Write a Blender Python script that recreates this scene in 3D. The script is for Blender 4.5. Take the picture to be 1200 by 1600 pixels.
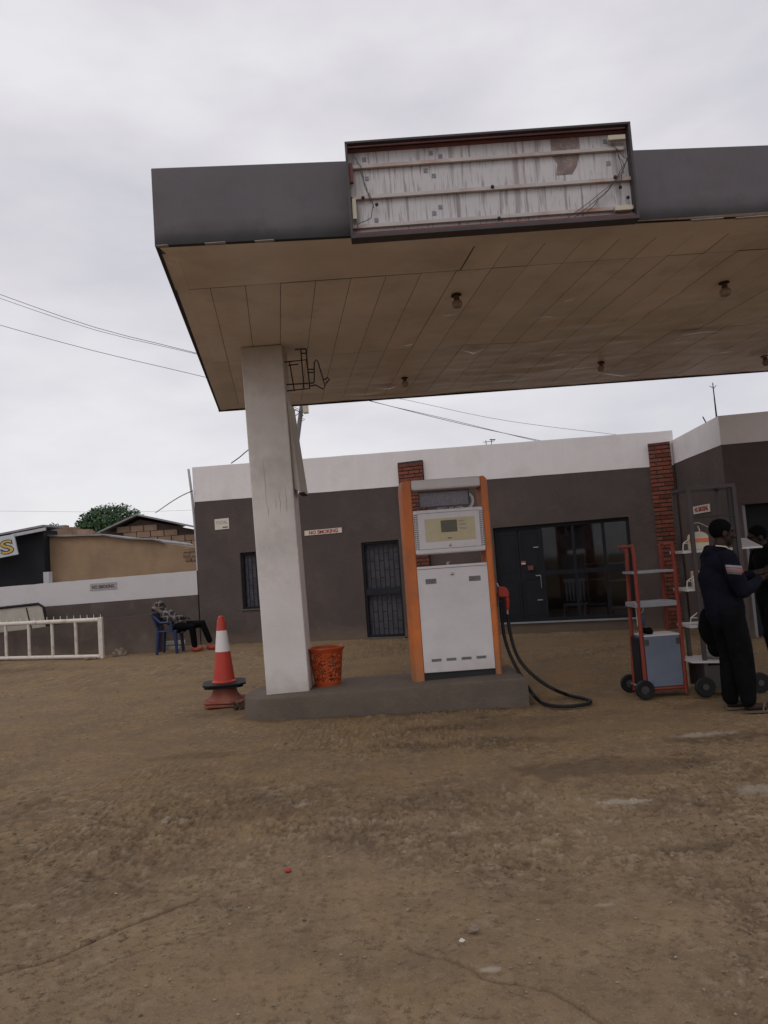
import bpy, bmesh, math, random
import numpy as np
from mathutils import Vector, Matrix, noise as mnoise
R = math.radians
rnd = random.Random(7)
for o in list(bpy.data.objects): bpy.data.objects.remove(o)
S = bpy.context.scene
COL = S.collection

# ------------------------------------------------------------------ camera
F = 1155.0; ROLL = .071; PITCH = math.atan(85/1155); CH = 1.5
cr, sr, cp, sp = math.cos(ROLL), math.sin(ROLL), math.cos(PITCH), math.sin(PITCH)
cd = bpy.data.cameras.new('camera'); cam = bpy.data.objects.new('camera', cd); COL.objects.link(cam)
cd.sensor_fit = 'VERTICAL'; cd.sensor_height = 36; cd.lens = 36*F/1600; cd.clip_start = .05; cd.clip_end = 2000
cam.matrix_world = Matrix(((cr, sr, 0, 0), (sr*sp, -cr*sp, -cp, 0), (-sr*cp, cr*cp, -sp, CH), (0, 0, 0, 1)))
S.camera = cam
S.render.resolution_x = 768; S.render.resolution_y = 1024
# ------------------------------------------------------------------ sky, sun, exposure
S.view_settings.view_transform = 'Standard'; S.view_settings.look = 'None'
S.view_settings.exposure = 0; S.view_settings.gamma = 1
SUN_EL, SUN_AZ = R(50), R(205)          # veiled sun, high behind the camera
w = bpy.data.worlds.new("World"); S.world = w; w.use_nodes = True
nt = w.node_tree; N = nt.nodes; L = nt.links
for n in list(N): N.remove(n)
wo = N.new('ShaderNodeOutputWorld'); bg = N.new('ShaderNodeBackground'); bg.inputs[1].default_value = .1
sky = N.new('ShaderNodeTexSky'); sky.sky_type = 'NISHITA'; sky.sun_disc = False
sky.sun_elevation = SUN_EL; sky.sun_rotation = SUN_AZ
tc = N.new('ShaderNodeTexCoord'); mp = N.new('ShaderNodeMapping'); mp.inputs['Scale'].default_value = (1.0, 1.0, 2.6)
mp.inputs['Location'].default_value = (.3, .1, .45)
n1 = N.new('ShaderNodeTexNoise'); n1.inputs['Scale'].default_value = 2.2; n1.inputs['Detail'].default_value = 7; n1.inputs['Roughness'].default_value = .5
r1 = N.new('ShaderNodeValToRGB'); e = r1.color_ramp.elements
e[0].position = .33; e[0].color = (6.2, 6.15, 6.75, 1); e[1].position = .62; e[1].color = (8.6, 8.5, 8.75, 1)
e2 = r1.color_ramp.elements.new(.48); e2.color = (7.5, 7.3, 7.7, 1)
L.new(tc.outputs['Generated'], mp.inputs[0]); L.new(mp.outputs[0], n1.inputs['Vector']); L.new(n1.outputs[0], r1.inputs[0])
mx = N.new('ShaderNodeMixRGB'); mx.inputs[0].default_value = .93
L.new(sky.outputs[0], mx.inputs[1]); L.new(r1.outputs[0], mx.inputs[2])
L.new(mx.outputs[0], bg.inputs[0]); L.new(bg.outputs[0], wo.inputs[0])
ld = bpy.data.lights.new('sun', 'SUN'); ld.energy = .5; ld.angle = R(25); ld.color = (1, .96, .9)
lo = bpy.data.objects.new('sun', ld); COL.objects.link(lo)
sd = Vector((math.sin(SUN_AZ)*math.cos(SUN_EL), math.cos(SUN_AZ)*math.cos(SUN_EL), math.sin(SUN_EL)))
lo.rotation_euler = sd.to_track_quat('Z', 'Y').to_euler(); lo.location = (0, 0, 30)

# ------------------------------------------------------------------ pixel -> world helpers
def ray(u, v):
    dx = (u-600)/F; dy = (800-v)/F
    a = dx*cr+dy*sr; b = -dx*sr+dy*cr
    return Vector((a, cp-b*sp, sp+b*cp))
def P(u, v, Y):
    r = ray(u, v); return r*(Y/r.y)+Vector((0, 0, CH))
def G(u, v, z=0):
    r = ray(u, v); return r*((z-CH)/r.z)+Vector((0, 0, CH))

# ------------------------------------------------------------------ materials
def nd(nt, t, **k):
    n = nt.nodes.new(t)
    for a, b in k.items():
        if a.startswith('i_'): n.inputs[a[2:].replace('_', ' ')].default_value = b
        else: setattr(n, a, b)
    return n
def mat(name, col, rough=.75, var=.18, scale=4, bump=.15, bscale=60, metal=0, dirt=None, damt=.5, dscale=2.5, streak=False, spec=.4, coord='Object', island=0, trans=0, zm=()):
    m = bpy.data.materials.new(name); m.use_nodes = True
    nt = m.node_tree; L = nt.links
    b = nt.nodes['Principled BSDF']
    b.inputs['Roughness'].default_value = rough; b.inputs['Metallic'].default_value = metal
    b.inputs['Specular IOR Level'].default_value = spec
    tc = nd(nt, 'ShaderNodeTexCoord')
    n = nd(nt, 'ShaderNodeTexNoise', i_Scale=scale, i_Detail=6.0, i_Roughness=.6)
    L.new(tc.outputs[coord], n.inputs['Vector'])
    mr = nd(nt, 'ShaderNodeMapRange'); mr.inputs[1].default_value = .3; mr.inputs[2].default_value = .7
    mr.inputs[3].default_value = 1-var; mr.inputs[4].default_value = 1+var
    L.new(n.outputs[0], mr.inputs[0])
    mul = nd(nt, 'ShaderNodeMixRGB', blend_type='MULTIPLY'); mul.inputs[0].default_value = 1
    mul.inputs[1].default_value = (*col, 1); L.new(mr.outputs[0], mul.inputs[2])
    out = mul.outputs[0]
    if island:
        g = nd(nt, 'ShaderNodeNewGeometry'); mr2 = nd(nt, 'ShaderNodeMapRange')
        mr2.inputs[3].default_value = 1-island; mr2.inputs[4].default_value = 1+island
        L.new(g.outputs['Random Per Island'], mr2.inputs[0])
        m2 = nd(nt, 'ShaderNodeMixRGB', blend_type='MULTIPLY'); m2.inputs[0].default_value = 1
        L.new(out, m2.inputs[1]); L.new(mr2.outputs[0], m2.inputs[2]); out = m2.outputs[0]
    if dirt:
        mpn = nd(nt, 'ShaderNodeMapping')
        mpn.inputs['Scale'].default_value = (dscale*4, dscale*4, dscale*.35) if streak else (dscale,)*3
        L.new(tc.outputs[coord], mpn.inputs[0])
        nn = nd(nt, 'ShaderNodeTexNoise', i_Scale=1.0, i_Detail=7.0, i_Roughness=.65); L.new(mpn.outputs[0], nn.inputs['Vector'])
        rr = nd(nt, 'ShaderNodeMapRange'); rr.inputs[1].default_value = .5; rr.inputs[2].default_value = .68
        rr.inputs[3].default_value = 0; rr.inputs[4].default_value = damt
        L.new(nn.outputs[0], rr.inputs[0])
        m3 = nd(nt, 'ShaderNodeMixRGB'); L.new(rr.outputs[0], m3.inputs[0]); L.new(out, m3.inputs[1]); m3.inputs[2].default_value = (*dirt, 1)
        out = m3.outputs[0]
    for z0_, z1_, zc_, za_, zs_ in zm:      # splash dirt, drips and soot that start at a height and fade raggedly
        sx = nd(nt, 'ShaderNodeSeparateXYZ'); L.new(tc.outputs[coord], sx.inputs[0])
        g1 = nd(nt, 'ShaderNodeMapRange'); g1.inputs[1].default_value = z0_; g1.inputs[2].default_value = z1_; g1.inputs[3].default_value = 1; g1.inputs[4].default_value = 0
        L.new(sx.outputs[2], g1.inputs[0])
        mq = nd(nt, 'ShaderNodeMapping'); mq.inputs['Scale'].default_value = zs_; L.new(tc.outputs[coord], mq.inputs[0])
        nq = nd(nt, 'ShaderNodeTexNoise', i_Scale=1.0, i_Detail=6.0, i_Roughness=.6); L.new(mq.outputs[0], nq.inputs['Vector'])
        ad = nd(nt, 'ShaderNodeMath', operation='ADD'); L.new(g1.outputs[0], ad.inputs[0]); L.new(nq.outputs[0], ad.inputs[1])
        g2 = nd(nt, 'ShaderNodeMapRange'); g2.inputs[1].default_value = .62; g2.inputs[2].default_value = 1.35; g2.inputs[4].default_value = za_; L.new(ad.outputs[0], g2.inputs[0])
        mm_ = nd(nt, 'ShaderNodeMixRGB'); L.new(g2.outputs[0], mm_.inputs[0]); L.new(out, mm_.inputs[1]); mm_.inputs[2].default_value = (*zc_, 1); out = mm_.outputs[0]
    L.new(out, b.inputs['Base Color'])
    if bump:
        bn = nd(nt, 'ShaderNodeTexNoise', i_Scale=float(bscale), i_Detail=5.0, i_Roughness=.6); L.new(tc.outputs[coord], bn.inputs['Vector'])
        bb = nd(nt, 'ShaderNodeBump'); bb.inputs['Strength'].default_value = bump; bb.inputs['Distance'].default_value = .02
        L.new(bn.outputs[0], bb.inputs['Height']); L.new(bb.outputs[0], b.inputs['Normal'])
    if trans: b.inputs['Transmission Weight'].default_value = trans
    return m
M = {}
M['wall'] = mat('brown_wall_paint', (.080, .060, .054), .8, .16, 1.2, .45, 14, dirt=(.115, .088, .075), damt=.55, dscale=1.4, zm=((.0, .34, (.16, .115, .08), .6, (3, 3, 5)), (3.5, 2.2, (.055, .042, .04), .5, (7, 7, .6))))
M['wall_low'] = mat('dusty_wall_paint', (.088, .066, .057), .85, .15, 1.5, .3, 14, zm=((.0, .3, (.16, .115, .08), .6, (3, 3, 5)),), dirt=(.17, .14, .115), damt=.5, dscale=1.8)
M['white_wall'] = mat('white_wall_paint', (.75, .715, .715), .7, .05, 1.2, .15, 12, dirt=(.55, .51, .50), damt=.5, dscale=1.2, zm=((4.6, 2.9, (.52, .48, .46), .3, (9, 9, .7)),))
M['grimy_white'] = mat('grimy_white_paint', (.56, .53, .535), .7, .06, 1.2, .2, 12, dirt=(.42, .39, .37), damt=.5, dscale=1.2)
M['fascia'] = mat('grey_fascia_paint', (.100, .089, .098), .6, .10, 2, .12, 9, dirt=(.072, .060, .063), damt=.6, dscale=1.6, zm=((4.02, 4.26, (.028, .024, .025), .85, (3.2, 3.2, 2.0)), (4.04, 4.17, (.010, .009, .009), 1, (2.6, 2.6, 1.5))))
M['soffit'] = mat('soffit_sheet', (.70, .635, .575), .38, .13, .9, .30, 5, dirt=(.50, .44, .385), damt=.7, dscale=1.1, island=.06)
M['seam'] = mat('seam_dark', (.20, .17, .15), .9, .1, 4, 0)
M['foil'] = mat('torn_foil', (.75, .74, .75), .28, .1, 8, .2, 30, metal=.7)
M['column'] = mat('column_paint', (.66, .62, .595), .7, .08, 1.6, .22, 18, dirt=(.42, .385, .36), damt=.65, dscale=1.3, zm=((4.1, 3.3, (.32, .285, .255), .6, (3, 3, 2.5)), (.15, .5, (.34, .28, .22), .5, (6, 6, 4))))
M['conc'] = mat('island_concrete', (.120, .094, .074), .9, .18, 3, .5, 35, dirt=(.095, .072, .058), damt=.7, dscale=2.6)
M['orange'] = mat('dispenser_orange', (.58, .165, .04), .5, .12, 5, .04, 30, dirt=(.34, .13, .065), damt=.6, dscale=3, zm=((-.05, .5, (.28, .15, .08), .7, (8, 8, 4)),))
M['dwhite'] = mat('dispenser_white', (.68, .65, .665), .42, .05, 3, .03, 20, zm=((-.05, .35, (.42, .36, .29), .5, (6, 6, 3)), (2.4, 1.4, (.5, .46, .44), .35, (14, 14, .9))), dirt=(.55, .51, .49), damt=.4, dscale=4)
M['black'] = mat('black_paint', (.018, .018, .02), .5, .2, 6, .05, 50)
M['rubber'] = mat('black_rubber', (.010, .010, .011), .55, .2, 12, .05, 50, spec=.25)
M['slot'] = mat('vent_slot', (.05, .048, .05), .7, .1, 5, 0)
M['greyplate'] = mat('grey_plate', (.19, .185, .21), .55, .3, 60, .05, 80)
M['yellow'] = mat('faded_yellow_label', (.52, .46, .28), .5, .06, 8, 0, dirt=(.58, .52, .38), damt=.6, dscale=6)
M['lcd'] = mat('lcd_glass', (.10, .10, .065), .25, .12, 20, 0)
M['chrome'] = mat('worn_steel', (.42, .41, .40), .35, .15, 20, .05, 50, metal=.8)
M['red'] = mat('nozzle_red', (.36, .032, .018), .4, .1, 15, .03, 40)
M['brick'] = mat('red_brick', (.17, .053, .033), .85, .25, 18, .5, 60, island=.32)
M['mortar'] = mat('dark_mortar', (.055, .04, .036), .95, .15, 10, .3, 50)
M['navy'] = mat('navy_metal', (.012, .0125, .017), .6, .2, 5, .05, 30, spec=.2)
M['navy2'] = mat('navy_grille', (.02, .021, .03), .6, .2, 5, .05, 30, spec=.2)
M['curtain'] = mat('curtain_grey', (.10, .095, .11), .9, .25, 6, .1, 20)
M['plate'] = mat('sign_plate', (.62, .57, .49), .6, .08, 10, .03, 30, dirt=(.45, .38, .30), damt=.4, dscale=9)
M['plate_g'] = mat('sign_plate_grey', (.34, .31, .31), .7, .1, 10, .03, 30)
M['textred'] = mat('sign_red_paint', (.30, .025, .02), .6, .1, 10, 0)
M['textblk'] = mat('sign_dark_paint', (.05, .045, .05), .6, .1, 10, 0)
M['textgrey'] = mat('sign_faded_paint', (.30, .28, .28), .7, .1, 10, 0)
M['mud'] = mat('mud_plaster', (.33, .22, .135), .92, .16, 1.3, .5, 12, dirt=(.20, .13, .085), damt=.5, dscale=.9)
M['block'] = mat('earth_block', (.27, .18, .125), .92, .18, 3, .5, 14, island=.2)
M['blockdark'] = mat('block_joint', (.085, .06, .048), .95, .1, 5, .2, 20)
M['tin'] = mat('tin_roof', (.25, .25, .27), .5, .2, 2, .1, 12, metal=.3, dirt=(.15, .1, .08), damt=.5)
M['shed'] = mat('unlit_interior_black', (.012, .013, .016), .85, .2, 2, .1, 10)  # near-black colour standing in for unlit shed and doorway interiors
M['leaf'] = mat('tree_leaf', (.040, .085, .030), .65, .35, .5, 0, island=.45)
M['leaf2'] = mat('tree_leaf_olive', (.07, .095, .045), .65, .35, .5, 0, island=.45)
M['bark'] = mat('bark', (.09, .065, .05), .9, .3, 3, .5, 20)
M['barrier'] = mat('chipped_cream_paint', (.62, .57, .51), .55, .1, 6, .08, 25, dirt=(.30, .19, .12), damt=.6, dscale=6)
M['cream'] = mat('cream_board', (.42, .385, .33), .7, .12, 2, .05, 20, dirt=(.3, .26, .21), damt=.5)
M['stone'] = mat('stone', (.22, .175, .13), .95, .25, 10, .7, 30, dirt=(.3, .26, .21), damt=.5, dscale=12)
M['blue_chair'] = mat('blue_plastic', (.016, .028, .085), .4, .1, 5, 0)
M['skin'] = mat('dark_skin', (.026, .015, .011), .6, .12, 9, .05, 80, spec=.2)
M['hair'] = mat('black_hair', (.004, .004, .004), .95, .2, 40, .5, 200, spec=.06)
M['navycloth'] = mat('navy_cloth', (.007, .0075, .014), .95, .3, 6, .6, 22, spec=.08)
M['blackcloth'] = mat('black_cloth', (.005, .005, .006), .95, .3, 6, .6, 22, spec=.08)
M['cone'] = mat('cone_orange_red', (.44, .038, .022), .42, .07, 8, .03, 30, dirt=(.25, .07, .045), damt=.6, dscale=5)
M['cone_old'] = mat('dusty_cone_red', (.25, .070, .045), .75, .15, 8, .1, 30, dirt=(.22, .13, .09), damt=.7, dscale=6)
M['cone_white'] = mat('reflective_white', (.68, .65, .64), .35, .05, 8, .02, 30, dirt=(.5, .45, .43), damt=.4, dscale=8)
M['binorange'] = mat('bin_orange', (.40, .062, .012), .45, .14, 8, .03, 30, dirt=(.25, .07, .03), damt=.5, dscale=9)
M['trolley'] = mat('red_orange_tube', (.21, .032, .018), .5, .12, 10, .05, 30, dirt=(.2, .05, .03), damt=.5, dscale=8)
M['trolleygrey'] = mat('blue_grey_tin', (.13, .15, .20), .45, .12, 3, .06, 12, dirt=(.11, .13, .17), damt=.5, dscale=4)
M['shelfgrey'] = mat('grey_shelf', (.25, .25, .27), .6, .12, 3, .06, 12)
M['cartgrey'] = mat('cart_grey', (.055, .045, .043), .55, .12, 4, .06, 20)
M['shelfwhite'] = mat('white_shelf', (.5, .48, .47), .5, .08, 4, .03, 20)
M['rust'] = mat('rusty_frame', (.15, .055, .050), .75, .25, 7, .15, 30, dirt=(.10, .045, .04), damt=.6, dscale=4)
M['boxdark'] = mat('sign_box_dark', (.06, .05, .055), .65, .2, 5, .08, 20)
M['rail'] = mat('sign_rail', (.44, .40, .38), .6, .12, 3, .08, 30, dirt=(.32, .13, .08), damt=.8, dscale=2.2)
M['wire'] = mat('cable_dark', (.03, .03, .033), .7, .1, 5, 0)
M['rod'] = mat('iron_rod', (.03, .026, .026), .7, .2, 5, 0)
M['lampglass'] = mat('dirty_lamp_glass', (.26, .21, .17), .35, .3, 12, .05, 20)
M['pole'] = mat('grey_pole', (.16, .15, .155), .8, .15, 3, .1, 20)
M['boxy'] = mat('meter_yellow', (.48, .44, .34), .6, .08, 4, 0)
M['orangepack'] = mat('orange_packet', (.6, .17, .07), .5, .1, 12, 0)
M['beigepack'] = mat('beige_packet', (.55, .49, .38), .5, .1, 12, 0)
M['shoe'] = mat('red_shoe', (.30, .045, .025), .6, .1, 12, 0)
M['sandal'] = mat('sandal_tan', (.10, .07, .05), .7, .2, 12, .1, 30)
M['flask'] = mat('blue_flask', (.03, .05, .12), .4, .1, 8, 0)
M['pale_pipe'] = mat('pale_pipe', (.45, .44, .45), .6, .1, 3, 0)

def backing_mat():
    # stained white sheet at the back of the gutted sign box
    m = mat('stained_backing', (.50, .485, .50), .55, .07, 2.5, .1, 10, dirt=(.36, .33, .33), damt=.5, dscale=2)
    nt = m.node_tree; L = nt.links; b = nt.nodes['Principled BSDF']; src = b.inputs['Base Color'].links[0].from_socket
    tc = nd(nt, 'ShaderNodeTexCoord')
    for sc, lo_, hi, colr, fac in (((34, 1, 2.2), .56, .66, (.18, .15, .145), .65), ((9, 1, .9), .60, .70, (.20, .165, .155), .6), ((80, 1, 5), .58, .66, (.16, .13, .12), .55)):
        mp = nd(nt, 'ShaderNodeMapping'); mp.inputs['Scale'].default_value = sc; L.new(tc.outputs['Object'], mp.inputs[0])
        n = nd(nt, 'ShaderNodeTexNoise', i_Scale=1.0, i_Detail=3.0, i_Roughness=.5, i_Distortion=.2); L.new(mp.outputs[0], n.inputs['Vector'])
        r = nd(nt, 'ShaderNodeMapRange'); r.inputs[1].default_value = lo_; r.inputs[2].default_value = hi; r.inputs[4].default_value = fac
        L.new(n.outputs[0], r.inputs[0])
        mm = nd(nt, 'ShaderNodeMixRGB'); L.new(r.outputs[0], mm.inputs[0]); L.new(src, mm.inputs[1]); mm.inputs[2].default_value = (*colr, 1); src = mm.outputs[0]
    L.new(src, b.inputs['Base Color'])
    return m
M['backing'] = backing_mat()
def plaid_mat():
    m = mat('plaid_cloth', (.022, .019, .02), .9, .2, 10, .3, 30)
    nt = m.node_tree; L = nt.links; b = nt.nodes['Principled BSDF']; src = b.inputs['Base Color'].links[0].from_socket
    tc = nd(nt, 'ShaderNodeTexCoord')
    for d, s in (('X', 5.5), ('Z', 5.5), ('DIAGONAL', 3.1)):
        wv = nd(nt, 'ShaderNodeTexWave', wave_type='BANDS', bands_direction=d, i_Scale=s*.55, i_Distortion=2.5, i_Detail=1.0)
        L.new(tc.outputs['Object'], wv.inputs['Vector'])
        r = nd(nt, 'ShaderNodeMapRange'); r.inputs[1].default_value = .84; r.inputs[2].default_value = .95; r.inputs[4].default_value = .75
        L.new(wv.outputs[0], r.inputs[0])
        mm = nd(nt, 'ShaderNodeMixRGB'); L.new(r.outputs[0], mm.inputs[0]); L.new(src, mm.inputs[1]); mm.inputs[2].default_value = (.20, .17, .155, 1); src = mm.outputs[0]
    L.new(src, b.inputs['Base Color']); return m
M['plaid'] = plaid_mat()
def glass_mat():
    m = bpy.data.materials.new('dark_shop_glass'); m.use_nodes = True; b = m.node_tree.nodes['Principled BSDF']
    b.inputs['Base Color'].default_value = (.55, .56, .6, 1); b.inputs['Roughness'].default_value = .04
    b.inputs['Transmission Weight'].default_value = 1; b.inputs['IOR'].default_value = 1.35
    return m
M['glass'] = glass_mat()
def ground_mat():
    m = bpy.data.materials.new('trodden_dirt_concrete'); m.use_nodes = True; nt = m.node_tree; L = nt.links
    b = nt.nodes['Principled BSDF']; b.inputs['Roughness'].default_value = .93; b.inputs['Specular IOR Level'].default_value = .2
    tc = nd(nt, 'ShaderNodeTexCoord')
    def noise(s, d=6, r=.6):
        n = nd(nt, 'ShaderNodeTexNoise', i_Scale=float(s), i_Detail=float(d), i_Roughness=r); L.new(tc.outputs['Object'], n.inputs['Vector']); return n.outputs[0]
    def mapr(src, a, b_, c, d):
        r = nd(nt, 'ShaderNodeMapRange'); r.inputs[1].default_value = a; r.inputs[2].default_value = b_; r.inputs[3].default_value = c; r.inputs[4].default_value = d
        L.new(src, r.inputs[0]); return r.outputs[0]
    def mix(f, a, b_, bt='MIX'):
        x = nd(nt, 'ShaderNodeMixRGB', blend_type=bt)
        for i, q in enumerate((f, a, b_)):
            if isinstance(q, (int, float)): x.inputs[i].default_value = q
            elif isinstance(q, tuple): x.inputs[i].default_value = (*q, 1)
            else: L.new(q, x.inputs[i])
        return x.outputs[0]
    at = nd(nt, 'ShaderNodeAttribute', attribute_name='stain_shade'); sep = nd(nt, 'ShaderNodeSeparateColor'); L.new(at.outputs['Color'], sep.inputs[0])
    c = mix(sep.outputs[1], (.275, .190, .112), (.240, .155, .076))          # grey slab -> brown soil
    c = mix(mapr(noise(1.6, 8, .65), .40, .62, 0, .7), c, (.165, .115, .075))
    rough_area = mapr(noise(.75, 5, .6), .42, .60, .38, 1.0)
    def times(a, b_):
        q = nd(nt, 'ShaderNodeMath', operation='MULTIPLY'); L.new(a, q.inputs[0]); L.new(b_, q.inputs[1]); return q.outputs[0]
    c = mix(times(mapr(noise(11, 8, .75), .50, .66, 0, .8), rough_area), c, (.34, .26, .175))
    c = mix(times(mapr(noise(26, 9, .78), .52, .60, 0, .9), rough_area), c, (.085, .056, .034))
    c = mix(mapr(noise(95, 5, .7), .58, .68, 0, .7), c, (.38, .31, .23))
    c = mix(sep.outputs[0], c, (.075, .048, .032))                          # oil, damp, cracks; painted shade in pits and at the kerb foot
    c = mix(sep.outputs[2], c, (.40, .34, .27))                             # cement dust
    L.new(c, b.inputs['Base Color'])
    hgt = mix(.5, noise(45, 8, .7), noise(160, 5, .7))
    bb = nd(nt, 'ShaderNodeBump'); bb.inputs['Strength'].default_value = .9; bb.inputs['Distance'].default_value = .016
    L.new(hgt, bb.inputs['Height']); L.new(bb.outputs[0], b.inputs['Normal'])
    return m
M['ground'] = ground_mat()

# ------------------------------------------------------------------ mesh builder
class Fr:                                   # local frame: x along, y into the wall, z up
    def __init__(s, o, ang=0):
        s.m = Matrix.Translation(Vector(o)) @ Matrix.Rotation(ang, 4, 'Z')
ID = Fr((0, 0, 0))
class MB:
    def __init__(s, fr=ID): s.v = []; s.f = []; s.fr = fr
    def add(s, vs, fs):
        n = len(s.v); s.v += [s.fr.m @ Vector(p) for p in vs]; s.f += [tuple(i+n for i in f) for f in fs]; return s
    def box(s, a, b):
        x0, y0, z0 = a; x1, y1, z1 = b
        return s.hexa([(x0, y0, z0), (x1, y0, z0), (x1, y1, z0), (x0, y1, z0)], [(x0, y0, z1), (x1, y0, z1), (x1, y1, z1), (x0, y1, z1)])
    def hexa(s, lo, hi):
        n = len(lo)
        return s.add(list(lo)+list(hi), [tuple(reversed(range(n))), tuple(range(n, 2*n))]+[(i, (i+1) % n, n+(i+1) % n, n+i) for i in range(n)])
    def prism(s, pts, y0, y1):              # outline in x,z extruded through y
        return s.hexa([(p[0], y1, p[1]) for p in pts], [(p[0], y0, p[1]) for p in pts])
    def tube(s, pts, r, n=8, caps=True, round_=False):
        pts = [Vector(p) for p in pts]; rs = r if isinstance(r, (list, tuple)) else [r]*len(pts)
        if round_:
            d0 = (pts[0]-pts[1]).normalized(); d1 = (pts[-1]-pts[-2]).normalized()
            a = [(pts[0]+d0*rs[0]*t, rs[0]*math.sqrt(max(0, 1-t*t))+1e-4) for t in (1, .85, .5)]
            b = [(pts[-1]+d1*rs[-1]*t, rs[-1]*math.sqrt(max(0, 1-t*t))+1e-4) for t in (.5, .85, 1)]
            rs = [q[1] for q in a]+list(rs)+[q[1] for q in b]; pts = [q[0] for q in a]+pts+[q[0] for q in b]
        vs = []; fs = []; prev = None
        for i, p in enumerate(pts):
            t = (pts[min(i+1, len(pts)-1)]-pts[max(i-1, 0)]).normalized()
            if prev is None: up = Vector((0, 0, 1)) if abs(t.z) < .9 else Vector((1, 0, 0)); x = t.cross(up).normalized()
            else: x = (prev-t*prev.dot(t)).normalized()
            prev = x; y = t.cross(x)
            for k in range(n):
                a = 2*math.pi*k/n; vs.append(p+(x*math.cos(a)+y*math.sin(a))*rs[i])
        for i in range(len(pts)-1):
            for k in range(n): fs.append((i*n+k, i*n+(k+1) % n, (i+1)*n+(k+1) % n, (i+1)*n+k))
        if caps: fs += [tuple(reversed(range(n))), tuple(range((len(pts)-1)*n, len(pts)*n))]
        return s.add(vs, fs)
    def lathe(s, c, prof, n=32, a0=0, caps=True):
        vs = []; fs = []
        for r, z in prof:
            for k in range(n): a = a0+2*math.pi*k/n; vs.append((c[0]+r*math.cos(a), c[1]+r*math.sin(a), c[2]+z))
        for i in range(len(prof)-1):
            for k in range(n): fs.append((i*n+k, i*n+(k+1) % n, (i+1)*n+(k+1) % n, (i+1)*n+k))
        if caps: fs += [tuple(reversed(range(n))), tuple(range((len(prof)-1)*n, len(prof)*n))]
        return s.add(vs, fs)
    def ball(s, c, r, rot=None, n=16, m=10):
        r = (r, r, r) if isinstance(r, (int, float)) else r; c = Vector(c); vs = []; fs = []
        for j in range(1, m):
            t = math.pi*j/m
            for k in range(n):
                a = 2*math.pi*k/n; p = Vector((r[0]*math.sin(t)*math.cos(a), r[1]*math.sin(t)*math.sin(a), r[2]*math.cos(t)))
                if rot is not None: p = rot @ p
                vs.append(c+p)
        top = Vector((0, 0, r[2])); bot = -top
        if rot is not None: top = rot @ top; bot = rot @ bot
        vs += [c+top, c+bot]; T = len(vs)-2
        for j in range(m-2):
            for k in range(n): fs.append((j*n+k, (j+1)*n+k, (j+1)*n+(k+1) % n, j*n+(k+1) % n))
        for k in range(n): fs.append((T, k, (k+1) % n)); fs.append((T+1, (m-2)*n+(k+1) % n, (m-2)*n+k))
        return s.add(vs, fs)
    def build(s, name, material, parent=None, smooth=False, bevel=0, root=None):
        org = parent_loc(parent) if parent else (Vector(root) if root is not None else Vector((0, 0, 0)))
        me = bpy.data.meshes.new(name); me.from_pydata([tuple(p-org) for p in s.v], [], s.f); me.update()
        bm = bmesh.new(); bm.from_mesh(me); bmesh.ops.recalc_face_normals(bm, faces=bm.faces); bm.to_mesh(me); bm.free()
        o = bpy.data.objects.new(name, me); COL.objects.link(o)
        if parent: o.parent = parent
        else: o.location = org
        me.materials.append(M[material] if isinstance(material, str) else material)
        if smooth:
            for p in me.polygons: p.use_smooth = True
            if smooth != 'all': me.set_sharp_from_angle(angle=R(38))
        if bevel:
            b = o.modifiers.new('bevel', 'BEVEL'); b.width = bevel; b.segments = 2; b.limit_method = 'ANGLE'; b.angle_limit = R(40)
        return o
def parent_loc(p):
    l = Vector((0, 0, 0))
    while p: l += p.location; p = p.parent
    return l
def tag(o, label=None, cat=None, group=None, kind=None):
    if label: o['label'] = label
    if cat: o['category'] = cat
    if group: o['group'] = group
    if kind: o['kind'] = kind
    return o
def thing(name, loc, label, cat, group=None):
    o = bpy.data.objects.new(name, None); o.empty_display_size = .1; COL.objects.link(o); o.location = Vector(loc)
    return tag(o, label, cat, group)
def copy_tree(o, parent=None):
    c = o.copy(); COL.objects.link(c); c.parent = parent
    for ch in [x for x in COL.objects if x.parent == o]: copy_tree(ch, c)
    return c
def text(txt, m, parent, p, width, height, ang=0, ext=.002, bold=0.0, name='lettering', tilt=0):
    """letters as thin raised paint: p = left-bottom corner, lying on a wall whose x axis is turned by ang"""
    cu = bpy.data.curves.new('t', 'FONT'); cu.body = txt; cu.size = 1; cu.extrude = .01; cu.offset = bold; cu.resolution_u = 3
    to = bpy.data.objects.new('t', cu); COL.objects.link(to); bpy.context.view_layer.update()
    me = bpy.data.meshes.new_from_object(to.evaluated_get(bpy.context.evaluated_depsgraph_get())); bpy.data.objects.remove(to)
    co = np.empty(len(me.vertices)*3); me.vertices.foreach_get('co', co); co = co.reshape(-1, 3)
    mn = co.min(0); mxx = co.max(0); co = (co-mn)/(mxx-mn)
    rot = Matrix.Rotation(ang, 4, 'Z') @ Matrix.Rotation(tilt, 4, 'Y')
    org = parent_loc(parent)
    for i, v in enumerate(me.vertices):
        q = rot @ Vector((co[i, 0]*width, -co[i, 2]*ext, co[i, 1]*height)); v.co = Vector(p)+q-org
    me.materials.clear(); me.materials.append(M[m]); me.name = name
    o = bpy.data.objects.new(name, me); COL.objects.link(o); o.parent = parent; return o

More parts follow.
